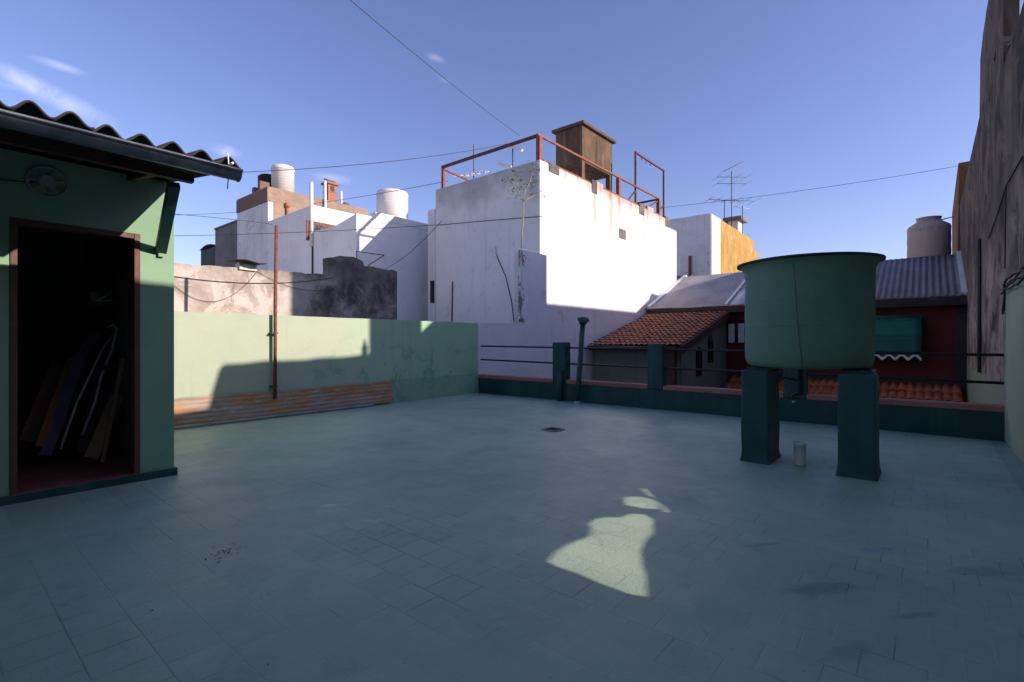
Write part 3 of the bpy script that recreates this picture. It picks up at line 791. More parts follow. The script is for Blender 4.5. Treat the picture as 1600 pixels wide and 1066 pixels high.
# ------------------------------------------------------------------ shed with corrugated porch roof
sh = thing('shed', 'green rendered shed with open doorway and overhanging corrugated roof', 'shed', (0, 6.5, 0))
D0, D1, DZ = .455, 1.275, 2.20
prism('wall', M['shed_green'], 'Y', 5.40, 5.55, [(-3.2, -.02), (1.54, -.02), (1.54, 2.715), (-3.2, 2.715)], [[(D0, .05), (D1, .05), (D1, DZ), (D0, DZ)]], sh, bevel=.006)
prism('wall', M['shed_green'], 'X', 1.39, 1.54, [(5.552, -.02), (8.318, -.02), (8.318, 2.545 + .14 * 4.318 + .004), (5.552, 2.545 + .14 * 1.552 + .004)], parent=sh)
m = MB(); m.box(-3.19, -3.05, 5.552, 8.318, -.02, 2.70); m.box(-3.04, 1.385, 8.20, 8.318, .0, 3.13); m.build('inner_wall', M['dark_tone'], sh)
m = MB(); m.box(1.372, 1.388, 5.56, 8.19, .06, 2.74); m.box(-3.04, 0.1, 6.9, 7.0, .06, 2.6); m.build('inner_lining', M['dark_tone'], sh)
m = MB(); m.box(-3.04, 1.37, 5.56, 8.19, .01, .055); m.build('inner_floor', M['red_floor'], sh)
m = MB(); m.box(D0 + .005, D1 - .005, 5.385, 5.558, .052, .075); m.build('threshold', M['red_floor'], sh, bevel=.006)
for a, b in ((-3.2, 1.545),):
    m = MB(); m.box(a, b, 5.375, 5.398, -.015, .068); m.build('skirting', M['dark_green'], sh, bevel=.008)
m = MB(); m.box(1.542, 1.56, 5.375, 8.31, -.015, .068); m.build('skirting', M['dark_green'], sh)
# door frame
for a, b in ((D0, D0 + .042), (D1 - .042, D1)):
    m = MB(); m.box(a, b, 5.388, 5.50, .076, DZ - .002); m.build('door_jamb', M['door_frame'], sh, bevel=.004)
m = MB(); m.box(D0 + .043, D1 - .043, 5.389, 5.50, DZ - .044, DZ - .003); m.build('door_lintel', M['door_frame'], sh, bevel=.004)
# corrugated sheets (pitch 177 mm)
def roofz(y): return 2.545 + .14 * (y - 4.0)
def sheet(x0, x1, yf, dz, ph):
    def fn(u, v):
        x = x0 + (x1 - x0) * u; y = yf + (8.55 - yf) * v
        return Vector((x, y, roofz(y) + dz + .033 * math.cos(2 * math.pi * (x - 1.30) / .177 + ph) + .006 * mnoise.noise(Vector((x * 4, y, 2)))))
    m = MB(); m.grid(fn, max(12, int((x1 - x0) / .177 * 14)), 26)
    return m.build('roof_sheet', M['fibro'], sh, solid=.012)
sheet(.60, 1.555, 3.955, .035, 0)
sheet(-.42, .70, 3.93, .050, 0)
sheet(-1.45, -.35, 3.95, .035, 0)
sheet(-3.4, -1.38, 3.93, .050, 0)
for x in (1.20, .25, -.75, -1.8):
    m = MB(); m.bar((x, 4.68, roofz(4.68) - .055), (x, 5.38, roofz(5.38) - .055), .05, .06); m.build('rafter', M['wood_dark'], sh)
for y in (4.62,):
    m = MB(); m.bar((-3.2, y, roofz(y) - .055), (1.45, y, roofz(y) - .055), .07, .07); m.build('purlin', M['wood_dark'], sh, bevel=.004)
# gutter: half round with rolled lip, stop end and strap
gp = []
for k in range(13):
    a = math.pi + math.pi * k / 12
    gp.append((.062 * math.cos(a), .062 * math.sin(a)))
for k in range(6): gp.append((.062 + .010 - .010 * math.cos(k * 1.1), .010 * math.sin(k * 1.1)))
gp2 = [(-y_, z_) for y_, z_ in gp]
def gut(u, v):
    i = int(round(v * (len(gp2) - 1))); y_, z_ = gp2[i]; x = -3.4 + 4.915 * u
    return Vector((x, 3.885 + y_, 2.492 - .012 * u + z_ + .006 * math.sin(x * 1.1)))
m = MB(); m.grid(gut, 60, len(gp2) - 1)
gt = m.build('gutter', M['gutter'], sh, solid=.003)
m = MB(); m.add([Vector((1.515, 3.885 + y_, 2.48 + z_)) for y_, z_ in gp2[:13]], [list(range(13))]); m.build('stop_end', M['white_paint'], gt, solid=.006)
m = MB(); m.tube([(1.455, 3.93, 2.36), (1.455, 3.90, 2.50), (1.46, 3.93, 2.60), (1.462, 3.95, 2.64)], .004, 6); m.tube([(1.455, 3.83, 2.53), (1.455, 3.94, 2.53)], .008, 6); m.build('strap', M['pvc'], gt)
# brace
ba = Vector((1.43, 5.39, 2.07)); bb = Vector((1.315, 4.62, 2.50))
m = MB(); m.bar(ba, bb, .055, .085, (1, 0, 0)); m.build('brace', M['pipe_green'], sh, bevel=.004)
m = MB(); m.box(1.408, 1.452, 5.368, 5.399, 2.02, 2.12); m.build('brace_lit_end', M['shed_green'], sh)  # pale block stands in for the sunlit end of the brace
# round vent grille
vg = Vector((.665, 5.385, 2.52))
m = MB()
ring = lambda r: [vg + Vector((r * math.cos(t), 0, r * math.sin(t))) for t in [2 * math.pi * i / 32 for i in range(33)]]
m.tube(ring(.118), .011, 6, caps=False); m.tube(ring(.048), .007, 6, caps=False)
for k in range(7):
    t = 2 * math.pi * k / 7 + .3; d = Vector((math.cos(t), 0, math.sin(t))); m.tube([vg + d * .045, vg + d * .115], .006, 5)
m.tube([vg - Vector((0, .004, 0)), vg + Vector((0, .012, 0))], .044, 20)
m.build('vent_grille', M['grille'], sh)
m = MB(); m.tube(sag((-.6, 5.392, 2.50), (.60, 5.392, 2.50), .05), .005, 5); m.build('cable', M['black'], sh)

# things stored inside the doorway
def plank(a, b, w_, h_, mat, label, name='plank', cat='plank', up=(1, 0, 0)):
    m = MB(); m.bar(a, b, w_, h_, up); o = m.build(name, mat, bevel=.004); return tag(o, label, cat)
plank(onY(6.0, 142, 716) * 1, onY(6.25, 184, 616), .02, .11, M['wood'], 'short wide plank leaning just inside the shed doorway', up=(1, .2, .3))
plank(onY(6.35, 128, 708), onY(6.75, 180, 500), .022, .09, M['wood_dark'], 'tall dark plank leaning behind the short wide one in the shed')
plank(onY(6.2, 62, 698), onY(6.7, 112, 560), .02, .07, M['wood_orange'], 'orange brown plank leaning deep in the shed beside violet board')
plank(onY(6.55, 98, 690), onY(7.0, 152, 505), .03, .06, M['wood_dark'], 'narrow dark batten leaning behind the folding chair in the shed')
plank(onY(6.7, 42, 690), onY(7.1, 92, 565), .025, .12, M['wood'], 'dim wide board leaning deepest in the shed, left of the orange plank')
plank(onY(6.0, 160, 722), onY(6.1, 192, 560), .02, .035, M['wood'], 'thin wooden batten leaning by the right door jamb of the shed')
bx = MB(); q0 = onZ(.06, 112, 735); bx.box(q0.x, q0.x + .28, q0.y + .75, q0.y + 1.0, .057, .24)
tag(bx.build('storage_box', M['wood_dark'], bevel=.006), 'low dark box on the shed floor behind the leaning boards', 'box')
vbm = MB(); pts = [onY(6.15, 70, 712), onY(6.3, 88, 668), onY(6.45, 104, 618), onY(6.55, 124, 560), onY(6.6, 150, 520)]
for a, b in zip(pts[:-1], pts[1:]): vbm.bar(a, b, .02, .085, (1, 0, 0))
tag(vbm.build('folded_lounger', M['purple']), 'folded violet fabric lounger leaning inside the shed', 'lounger')
fc = thing('folding_chair', 'folded tube chair with pale frame leaning in the shed doorway', 'folding chair', onY(6.3, 110, 700))
m = MB(); m.tube([onY(6.25, 94, 702), onY(6.4, 120, 630), onY(6.5, 160, 545), onY(6.55, 176, 524)], .011, 8); m.build('leg', M['alu'], fc)
m = MB(); m.tube([onY(6.3, 128, 680), onY(6.4, 148, 630), onY(6.5, 158, 588), onY(6.5, 174, 550), onY(6.55, 183, 514), onY(6.55, 176, 508), onY(6.55, 168, 512)], .013, 8); m.build('frame', M['alu'], fc)
m = MB(); m.bar(onY(6.5, 150, 575), onY(6.5, 178, 574), .03, .05); m.build('seat', M['black'], fc)
m = MB(); m.tube([onY(6.3, 115, 596), onY(6.45, 130, 550), onY(6.55, 148, 518), onY(6.55, 168, 520)], .010, 8); m.build('leg', M['purple'], fc)
sf = thing('wall_shelf', 'small wall shelf with white bracket inside the shed', 'shelf', onY(7.2, 165, 475))
s0 = onY(7.0, 132, 473); s1 = onY(7.0, 214, 473)
m = MB(); m.box(s0.x, 1.36, 6.9, 7.25, s0.z - .02, s0.z); m.build('board', M['wood'], sf)
m = MB(); k0, k1, k2 = onY(6.88, 152, 470), onY(6.88, 182, 452), onY(6.88, 190, 470)
m.tube([k0, k1, k1 + Vector((.03, 0, -.02)), k2], .012, 6); m.tube([k0, k2], .012, 6); m.build('bracket', M['white_paint'], sf)
m = MB(); m.lathe([(0, s0.z + .001), (.05, s0.z + .001), (.05, s0.z + .11), (.03, s0.z + .13), (0, s0.z + .13)], (s0.x + .1, 7.05), 16)
tag(m.build('jar', M['white_paint']), 'pale jar standing on the shelf inside the shed', 'jar')

# ------------------------------------------------------------------ weathered wall behind the green one
WY = 10.0
T = rough_line([(-3.0, 2.50), (2.9, 2.60), (5.72, 2.68), (5.74, 3.05), (6.0, 3.13), (6.35, 3.16), (6.58, 3.10), (6.62, 3.00), (7.56, 2.96)], .12, .035, 4)
ww = prism('weathered_wall', M['weathered'], 'Y', WY, WY + .22, [(7.56, -4.0), (-3.0, -4.0)] + T)
tag(ww, 'crumbling beige and black plaster wall with a raised stub behind the green wall', 'wall')
m = MB()
m.tube(sag(onY(WY - .02, 272, 432), onY(WY - .02, 520, 434), .12, 20), .006, 5)
m.tube(sag(onY(WY - .02, 272, 446), onY(WY - .02, 402, 424), .42, 20), .004, 5)
m.tube(sag(onY(WY - .02, 402, 424), onY(WY - .02, 520, 452), .16, 14), .004, 5)
m.build('cable', M['cable'], ww)
m = MB(); p = onY(9.9, 366, 418); q2 = onY(9.9, 411, 418)
m.grid(lambda u, v: Vector((p.x + (q2.x - p.x) * u, 9.75 + v * .5, 2.745 + .02 * math.sin(u * 6) + .02 * v)), 10, 4)
ms = m.build('roof_offcut', M['fascia'], solid=.02); tag(ms, 'dark sheet offcut lying on top of the weathered wall', 'sheet')
m = MB(); c0 = onY(9.95, 388, 421); m.box(c0.x - .16, c0.x + .16, 9.95, 10.15, 2.60, 2.725)
tag(m.build('loose_block', M['white2'], bevel=.01), 'pale block propping the dark sheet on the weathered wall', 'block')

lhb = MB(); lhb.box(-14, 8.6, 12.6, 20, -4, 2.55)  # added out of view to bounce warm sunlight onto the white walls
tag(lhb.build('bounce_block', M['cream']), 'unseen low cream block behind the weathered wall, added for bounce light', 'house')
# ------------------------------------------------------------------ white block with rooftop railing
BX0, BX1, BY0, BY1, BZ = 11.3, 21.3, 8.42, 12.85, 6.40
wbk = thing('white_building', 'tall windowless white building with red steel railing and rust streaks', 'building', (16, 10.6, -4))
prism('wall', M['block'], 'Y', BY0, BY1, [(BX0, -4), (BX1, -4), (BX1, BZ - .35), (BX1 - .9, BZ - .33), (BX1 - .9, BZ), (BX0, BZ)], parent=wbk, bevel=.03)
lw_top = [(8.69, 1.70), (10.36, 1.715)] + rough_line([(10.36, 1.73), (10.37, 3.70)], .16, .035, 6) + [(10.42, 3.72), (11.52, 3.69), (11.52, -4)]
prism('lower_wall', M['white'], 'Y', 8.335, 8.415, [(8.69, -4)] + lw_top, parent=wbk)
m = MB(); m.box(10.39, 11.298, 8.418, 8.62, -4, 3.66); m.build('buttress', M['white2'], wbk, bevel=.03)
# exposed brick where the plaster has fallen from the end of the lower wall
m = MB(); m.grid(lambda u, v: Vector((10.338 + .012 * mnoise.noise(Vector((u * 9, v * 4, 2))), 8.336 + .076 * v, 1.76 + 1.92 * u)), 40, 4, False)
m.build('bare_edge', M['bare_edge'], wbk, solid=.02)
m = MB(); m.grid(lambda u, v: Vector((10.35 + .20 * v, 8.326 + .006 * mnoise.noise(Vector((u * 9, v * 4, 7))), 1.76 + 1.92 * u)), 40, 6, False)
m.build('bare_edge', M['bare_edge'], wbk, solid=.006)
# left return pier with window
m = MB(); m.box(BX0 - .02, BX0 + .6, BY1 + .004, BY1 + .38, -4, 5.75); m.build('pier', M['white2'], wbk, bevel=.03)
m = MB(); m.box(BX0 - .05, BX0 - .022, BY1 + .02, BY1 + .2, 2.55, 3.3); m.build('window', M['glass_dark'], wbk)
# square vent and plate notches on the sunlit face
for px, py, w_, h_, mat in ((973, 366, .24, .34, 'grey_wall'), (866, 264, .26, .26, 'weathered'), (929, 292, .16, .42, 'weathered'), (1003, 327, .2, .42, 'weathered'), (1043, 347, .2, .42, 'weathered')):
    p = onY(BY0 - .015, px, py); m = MB(); m.box(p.x - w_, p.x + w_, BY0 - .02, BY0 + .05, p.z - h_ / 2, p.z + h_ / 2)
    m.build('vent' if mat == 'grey_wall' else 'post_socket', M[mat], wbk)
# raised merlons of plaster along the edge
for px, w_ in ((937, .5), (1017, .6)):
    p = onY(BY0, px, 300); m = MB(); m.box(p.x - w_ / 2, p.x + w_ / 2, BY0 + .006, BY0 + .2, BZ - .05, BZ + .16); m.build('upstand', M['block'], wbk, bevel=.02)
# railing
rl = thing('roof_railing', 'red oxide steel railing along the roof edge of the white building', 'railing', (16, 10, BZ))
RZ = 7.13; ry = BY0 + .10; rx = BX0 + .10; rx1 = 19.6
def post(x, y, w_=.11): m = MB(); m.box(x - w_ / 2, x + w_ / 2, y - w_ / 2, y + w_ / 2, BZ - .02, RZ - .035); m.build('post', M['rust_rail'], rl)
post(rx, ry, .13); post(rx, 12.55, .10)
pm = onY(ry, 966, 280); post(pm.x, ry, .12); post(rx1, ry, .13)
m = MB(); m.bar((rx - .085, ry, RZ), (rx1 + .065, ry, RZ), .055, .06); m.build('top_rail', M['rust_rail'], rl)
m = MB(); m.bar((rx, ry + .036, RZ + .002), (rx, 12.62, RZ + .002), .075, .08); m.build('top_rail', M['rust_frame'], rl)
m = MB(); m.bar((rx, 12.55, RZ - .08), (13.9, 12.75, RZ - .12), .06); m.build('top_rail', M['rust_rail'], rl)
m = MB(); m.bar((rx1, ry, RZ - .04), (rx1, 11.0, RZ - .04), .07); m.bar((rx1 - .0, ry, RZ - .1), (rx1 - 1.3, ry + .06, BZ), .05); m.build('brace', M['rust_frame'], rl)
m = MB(); m.bar((rx + .1, ry - .03, BZ + .03), (rx1, ry - .03, BZ + .035), .09, .05); m.build('bottom_rail', M['rust_rail'], rl)
# clothes frame
fy = 9.3
f0, f1 = onY(fy, 993, 237), onY(fy, 1037, 265)
cf = thing('clothesline_frame', 'tall thin rusty clothesline frame on the roof of the white building', 'clothesline frame', ((f0.x + f1.x) / 2, fy, BZ))
for p in (f0, f1): m = MB(); m.bar((p.x, fy, BZ), (p.x, fy, f0.z), .07); m.build('post', M['rust_frame'], cf)
m = MB(); m.bar((f0.x, fy, f0.z - .035), (f1.x, fy, f0.z - .035), .07); m.build('crossbar', M['rust_frame'], cf)
for p, s_ in ((f0, -1), (f1, -1)): m = MB(); m.bar((p.x, fy, BZ + 1.1), (p.x + s_ * 1.1, fy + .1, BZ + .05), .05); m.build('brace', M['rust_frame'], cf)
for t in (.2, .35, .5): m = MB(); m.tube([(f0.x + (f1.x - f0.x) * t, fy, f0.z - .07), (f0.x + (f1.x - f0.x) * t, fy, f0.z - .20)], .015, 5); m.build('hook', M['rust_frame'], cf)
# concrete roof tank
cx0 = onY(10.2, 910, 200).x; cx1 = onY(10.2, 957, 230).x; cy1 = onX(cx0, 868, 210).y; cz1 = onY(10.2, 910, 190).z; cz0 = onY(10.2, 910, 252).z
ct = thing('roof_tank', 'square dark stained concrete water tank raised on legs', 'water tank', ((cx0 + cx1) / 2, (10.2 + cy1) / 2, BZ))
m = MB(); m.box(cx0, cx1, 10.2, cy1, cz0, cz1 - .12); m.build('body', M['conc_tank'], ct, bevel=.03)
m = MB(); m.box(cx0 - .12, cx1 + .12, 10.08, cy1 + .12, cz1 - .119, cz1); m.build('lid', M['conc_tank'], ct, bevel=.02)
for x in (cx0 + .11, cx1 - .11):
    for y in (10.31, cy1 - .11):
        m = MB(); m.box(x - .1, x + .1, y - .1, y + .1, BZ - .1, cz0 + .01); m.build('leg', M['conc_tank'], ct)
m = MB(); m.tube([(cx0 - .5, 10.3, BZ - .1), (cx0 - .5, 10.3, BZ + .55)], .09, 10); m.lathe([(.13, BZ + .55), (.02, BZ + .66)], (cx0 - .5, 10.3), 12); m.build('vent_pipe', M['white_paint'], ct)
# TV antennas on the white building: flat panel elements
an = thing('television_antenna', 'white panel television antenna rising behind the railing corner post', 'antenna', onX(13.6, 800, 275))
q0 = onX(13.6, 801, 232); q1 = onX(13.6, 800, 272)
m = MB(); m.tube([Vector((13.6, q0.y, BZ)), q0 + Vector((0, 0, .1))], .022, 6); m.build('mast', M['cable'], an)
m = MB(); m.bar(onX(13.6, 790, 227), onX(13.62, 816, 235), .09, .09); m.build('element', M['white_paint'], an)
m = MB(); m.bar(onX(13.6, 779, 256), onX(13.62, 799, 261), .09, .09); m.build('element', M['white_paint'], an)
an2 = thing('television_antenna', 'thin comb antenna lying low behind the left end of the railing', 'antenna', onX(13.2, 741, 285))
m = MB(); p = onX(13.2, 740, 225); m.tube([(13.2, p.y, BZ), p], .018, 6); m.build('mast', M['rust_frame'], an2)
m = MB(); a, b = onX(13.2, 716, 276), onX(13.2, 760, 268); m.tube([a, b], .018, 6)
for k in range(6):
    c = a.lerp(b, k / 5); m.tube([c + Vector((-.3, 0, -.06)), c + Vector((.3, 0, .06))], .014, 5)
m.build('comb', M['white_paint'], an2)
# sapling rooted on the lower wall
sg = thing('sapling', 'thin self-sown sapling growing from the white wall ledge', 'sapling', (10.7, 8.52, 3.66))
def sp_(px, py): return onY(8.48, px, py)
m = MB()
m.tube([sp_(815, 388), sp_(816, 360), sp_(818, 335), sp_(818, 312)], .019, 7, .011)
m.tube([sp_(818, 316), sp_(826, 310), sp_(836, 305), sp_(842, 304)], .011, 6, .005)
m.tube([sp_(818, 318), sp_(812, 305), sp_(808, 290), sp_(806, 272)], .016, 6, .006)
m.tube([sp_(818, 316), sp_(820, 300), sp_(828, 285), sp_(832, 270)], .015, 6, .005)
m.build('trunk', M['twig'], sg)
random.seed(3); m = MB()
for cxp, cyp, n_, sx, sy in ((800, 280, 34, 8, 10), (811, 266, 26, 6, 9), (832, 270, 26, 5, 14), (808, 295, 26, 9, 7), (822, 292, 20, 9, 6), (838, 302, 12, 8, 4), (812, 306, 14, 10, 5), (790, 284, 8, 8, 5)):
    for k in range(n_):
        c = sp_(random.gauss(cxp, sx * .6), random.gauss(cyp, sy * .6)) + Vector((0, random.gauss(0, .14), 0))
        a = Vector((random.gauss(0, 1), random.gauss(0, 1), random.gauss(-.5, .6))).normalized() * random.uniform(.04, .075); b = a.orthogonal().normalized() * .028
        m.add([c - a, c + b, c + a, c - b], [(0, 1, 2, 3)])
m.build('foliage', M['leaf'], sg)
# cable and conduit on the shaded face of the block
m = MB(); X_ = BX0 - .012
m.tube([onX(X_, 773, 386), onX(X_, 778, 405), onX(X_, 790, 432), onX(X_, 799, 470), onX(X_, 803, 503)], .014, 6); m.build('cable', M['cable'], wbk)
m = MB(); m.tube([onX(X_, 773, 385), onX(X_, 776, 400)], .03, 6); m.build('cable_end', M['white_paint'], wbk)
m = MB(); m.tube([onX(X_, 707, 440), onX(X_, 706, 502)], .025, 6); m.build('conduit', M['rust'], wbk)
m = MB(); m.tube([onX(X_, 684, 352), onX(X_, 760, 345), onX(X_, 847, 338)], .010, 5); m.build('wire', M['cable'], wbk)

# ------------------------------------------------------------------ left group of far houses (shared line X = 9)
HX = 9.0
wh = thing('stepped_house', 'stepped white house left of the tall white building', 'house', (12, 16, -4))
prism('wall', M['white'], 'X', HX, HX + 7.0, [(14.0, -4), (16.795, -4), (16.795, 5.15), (15.4, 5.10), (14.0, 5.34)], parent=wh, bevel=.02)
prism('wall', M['white'], 'X', HX + .01, HX + 7.0, [(16.8, -4), (20.295, -4), (20.295, 6.05), (16.8, 6.10)], parent=wh, bevel=.02)
pL = onY(16.8, 499, 352)
m = MB(); m.box(pL.x - .5, pL.x + .9, 16.77, 16.80, pL.z - .62, pL.z + .1); wd = m.build('window', M['rust'], wh)
m = MB(); m.box(pL.x - .35, pL.x + .75, 16.76, 16.772, pL.z - .5, pL.z - .02); m.build('pane', M['glass_dark'], wd)
m = MB(); x = onY(14.0, 613, 342).x; m.box(9.7, 13.2, 13.98, 14.3, 5.28, 5.52); m.build('parapet', M['white'], wh, bevel=.02)
m = MB(); m.tube([onX(HX - .03, 488, 362), onX(HX - .03, 488, 432)], .03, 6); m.build('downpipe', M['cable'], wh)
m = MB(); a, b = onY(13.5, 557, 393), onY(13.5, 600, 399)
m.tube([a, b], .015, 5); m.tube([a, a - Vector((0, 0, 1))], .015, 5); m.tube([b, onY(13.9, 575, 415)], .015, 5); m.build('rail', M['black'], wh)
bh = thing('brick_house', 'taller white house with a bare brick upper band and grey stains', 'house', (12, 21.8, -4))
m = MB(); m.box(HX + .02, HX + 4.6, 20.30, 23.3, -4, 6.86); m.build('wall', M['white2'], bh, bevel=.02)
m = MB(); m.box(HX + .0, HX + 4.65, 20.29, 23.31, 6.862, 7.46); m.build('brick_parapet', M['brick_buff'], bh, bevel=.02)
m = MB(); m.box(HX - .012, HX + .02, 20.295, 23.3, 6.864, 7.40); m.build('brick_band', M['brick_brown'], bh)
m = MB(); m.box(HX + .25, HX + 4.6, 20.26, 20.298, 6.0, 6.86); m.build('brick_face', M['brick_buff'], bh)
p = onY(20.2, 449, 332); m = MB(); m.tube([(p.x, 20.2, 5.9), (p.x, 20.2, 6.75)], .06, 8); m.tube([(p.x, 20.2, 6.75), (p.x, 20.2, 6.92)], .10, 8); m.build('flue', M['chimney_pot'], bh)
gh = thing('grey_house', 'dark grey rendered house wall at the far left of the white houses', 'house', (11, 24.6, -4))
m = MB(); m.box(HX + .03, HX + 4, 23.32, 25.85, -4, 6.50); m.build('wall', M['grey_wall'], gh, bevel=.02)
m = MB(); m.box(HX + .0, HX + 4.05, 23.32, 25.88, 6.502, 6.58); m.build('coping', M['brick_brown'], gh)
gs = thing('metal_shed', 'small dark green sheet metal hut seen over the weathered wall', 'hut', (10.5, 27, -4))
m = MB(); m.box(HX + .1, HX + 3, 25.95, 27.9, -4, 5.75); m.build('wall', M['dark_green_metal'], gs)
m = MB(); m.grid(lambda u, v: Vector((HX + .05 + 3.1 * v, 25.93 + 2.0 * u, 5.78 + .15 * math.sin(u * 3.1) + .02 * math.sin(u * 60))), 60, 3); m.build('roof', M['dark_green_metal'], gs, solid=.02)
def dome_tank(name, cx, cy, r, z0, z1, mat, label, neck=.45):
    h = z1 - z0
    t = thing(name, label, 'water tank', (cx, cy, z0))
    prof = [(0, z0), (r * .97, z0), (r, z0 + .03)]
    for k in range(1, 7): prof += [(r * (1.0 if k % 2 else .985), z0 + h * .80 * k / 7)]
    prof += [(r, z0 + h * .80), (r * .96, z0 + h * .84), (r * .62, z0 + h * .92), (r * neck * 1.1, z0 + h * .935)]
    m = MB(); m.lathe(prof, (cx, cy), 40); m.build('body', mat, t)
    m = MB(); m.lathe([(r * neck * 1.08, z0 + h * .93), (r * neck * 1.08, z0 + h * .985), (r * neck * 1.15, z0 + h * .99), (r * neck * 1.15, z1), (0, z1 + .01)], (cx, cy), 32); m.build('lid', mat, t)
    return t
c = onY(21.6, 442, 280)
t1 = thing('water_tank', 'tall narrow white cylinder water tank on the brick house roof', 'water tank', (c.x, 21.6, 7.1))
m = MB(); zt = onY(21.6, 442, 258).z; r1 = .46
m.lathe([(0, 7.1), (r1, 7.1), (r1, zt - .26), (r1 * 1.02, zt - .25), (r1 * 1.02, zt - .16), (r1 * .93, zt - .10), (r1 * .5, zt - .02), (0, zt)], (c.x, 21.6), 36); m.build('body', M['white_tank'], t1)
m = MB(); m.lathe([(r1 * 1.03, zt - .27), (r1 * 1.05, zt - .24), (r1 * 1.03, zt - .20)], (c.x, 21.6), 36); m.build('lid_ring', M['white_tank'], t1)
c2 = onY(22.6, 419, 285); zt2 = onY(22.6, 419, 275).z
m = MB(); m.lathe([(0, 7.1), (.42, 7.1), (.42, zt2 - .08), (.32, zt2), (0, zt2)], (c2.x, 22.6), 28)
tag(m.build('water_tank', M['black']), 'black cylinder water tank half hidden behind the narrow white one', 'water tank')
for px, py, h_ in ((399, 292, .35), (408, 287, .5)):
    p = onX(HX + .2, px, py); m = MB(); m.box(HX + .1, HX + .5, p.y - .12, p.y + .12, 7.4, 7.4 + h_)
    tag(m.build('roof_vent', M['brick_brown'], bevel=.02), ('lower' if h_ < .4 else 'taller') + ' small brown masonry vent left of the black tank', 'vent')
c3 = onY(17.6, 613, 320); zb = onY(17.6, 613, 344).z; zt3 = onY(17.6, 613, 300).z; r3 = .66
t3 = thing('water_tank', 'wide squat white water tank on the stepped house roof', 'water tank', (c3.x, 17.6, 6.08))
m = MB(); m.lathe([(0, 6.1), (r3, 6.1), (r3, zt3 - .16), (r3 * .985, zt3 - .15), (r3 * .985, zt3 - .07), (r3 * .9, zt3 - .02), (0, zt3 + .02)], (c3.x, 17.6), 40); m.build('body', M['white_tank'], t3)
m = MB(); m.lathe([(r3 * 1.0, zt3 - .17), (r3 * 1.025, zt3 - .15), (r3 * 1.0, zt3 - .12)], (c3.x, 17.6), 40); m.build('lid_ring', M['white_tank'], t3)
# stacks and chimney
def stack(px, py, y, z0, r, mat, label, cap=True):
    p = onY(y, px, py); m = MB(); m.tube([(p.x, y, z0), (p.x, y, p.z)], r, 10)
    if cap: m.lathe([(r, p.z), (r * .9, p.z + .03), (0, p.z + .05)], (p.x, y), 10)
    return tag(m.build('flue_pipe', mat), label, 'flue')
stack(486.5, 286, 16.74, 4.6, .065, M['white_paint'], 'tallest white flue pipe, in front of the stepped house step')
stack(508, 284, 20.22, 6.1, .06, M['white_paint'], 'white flue pipe beside the red brick chimney')
stack(533, 300, 20.35, 7.3, .06, M['white_paint'], 'short white flue pipe right of the red brick chimney')
p = onY(20.6, 516, 300); ch = thing('chimney', 'small red brick chimney with open hood on the brick house', 'chimney', (p.x, 20.6, 7.3))
m = MB(); zc = onY(20.6, 516, 290).z; m.box(p.x - .22, p.x + .22, 20.4, 20.8, 7.2, zc); m.build('shaft', M['brick_red'], ch)
m = MB(); m.box(p.x - .30, p.x + .30, 20.32, 20.88, zc, zc + .09); m.box(p.x - .24, p.x + .24, 20.38, 20.82, zc - .35, zc - .31); m.build('crown', M['brick_red'], ch)
m = MB(); m.box(p.x - .10, p.x + .07, 20.385, 20.399, zc - .30, zc - .08); m.build('opening', M['black'], ch)
m = MB(); m.bar((p.x - .3, 20.6, zc + .22), (p.x + .25, 20.6, zc + .20), .05); m.bar((p.x - .1, 20.6, zc + .1), (p.x - .1, 20.6, zc + .22), .04); m.bar((p.x + .16, 20.6, zc + .1), (p.x + .16, 20.6, zc + .21), .04); m.build('cowl', M['cable'], ch)
p = onY(20.6, 541, 312); m = MB(); m.lathe([(.0, 7.3), (.14, 7.3), (.17, 7.5), (.13, 7.62), (.0, 7.64)], (p.x, 20.6), 16)
tag(m.build('chimney_pot', M['brick_brown']), 'small brown chimney pot at the right end of the brick house', 'chimney pot')

# ------------------------------------------------------------------ yellow building
yb = thing('yellow_building', 'far building with peeling yellow side and grey shaded front', 'building', (31, 11, -4))
YX = onY(8.7, 1112, 335).x; YW = onY(8.7, 1126, 345).x; YE = onY(8.7, 1186, 380).x; YZ = onY(8.7, 1112, 334).z
m = MB(); m.box(YX, YW, 8.7, 15, -4, YZ); m.build('wall', M['white2'], yb, bevel=.03)
prism('wall', M['yellow'], 'Y', 8.72, 15, [(YW + .002, -4), (YE, -4), (YE, YZ - .8), (YE - 1.2, YZ - .75), (YE - 1.25, YZ - .12), (YW + .002, YZ - .02)], parent=yb)
m = MB(); m.box(YX - .03, YX - .002, 8.75, 15, -4, YZ + .03); m.build('front', M['white2'], yb)
m = MB(); p = onX(YX - .1, 1078, 400); m.bar((YX - .1, p.y, p.z), (YX - .1, p.y, p.z - 1.4), .12); m.build('downpipe', M['rust'], yb)
m = MB(); p = onX(YX - .4, 1068, 440); m.box(YX - .6, YX - .05, p.y - .5, p.y + .5, p.z - .35, p.z + .3); m.build('condenser', M['grey_wall'], yb)
p = onY(9.6, 1149, 345); m = MB(); chn = thing('chimney', 'pale square chimney with flat cap on the yellow building', 'chimney', (p.x, 9.6, YZ - .2))
m.box(p.x - .5, p.x + .5, 9.3, 9.9, YZ - .3, p.z - .1); m.build('shaft', M['white'], chn)
m = MB(); m.box(p.x - .75, p.x + .75, 9.05, 10.15, p.z - .1, p.z + .12); m.build('cap', M['grey_wall'], chn)
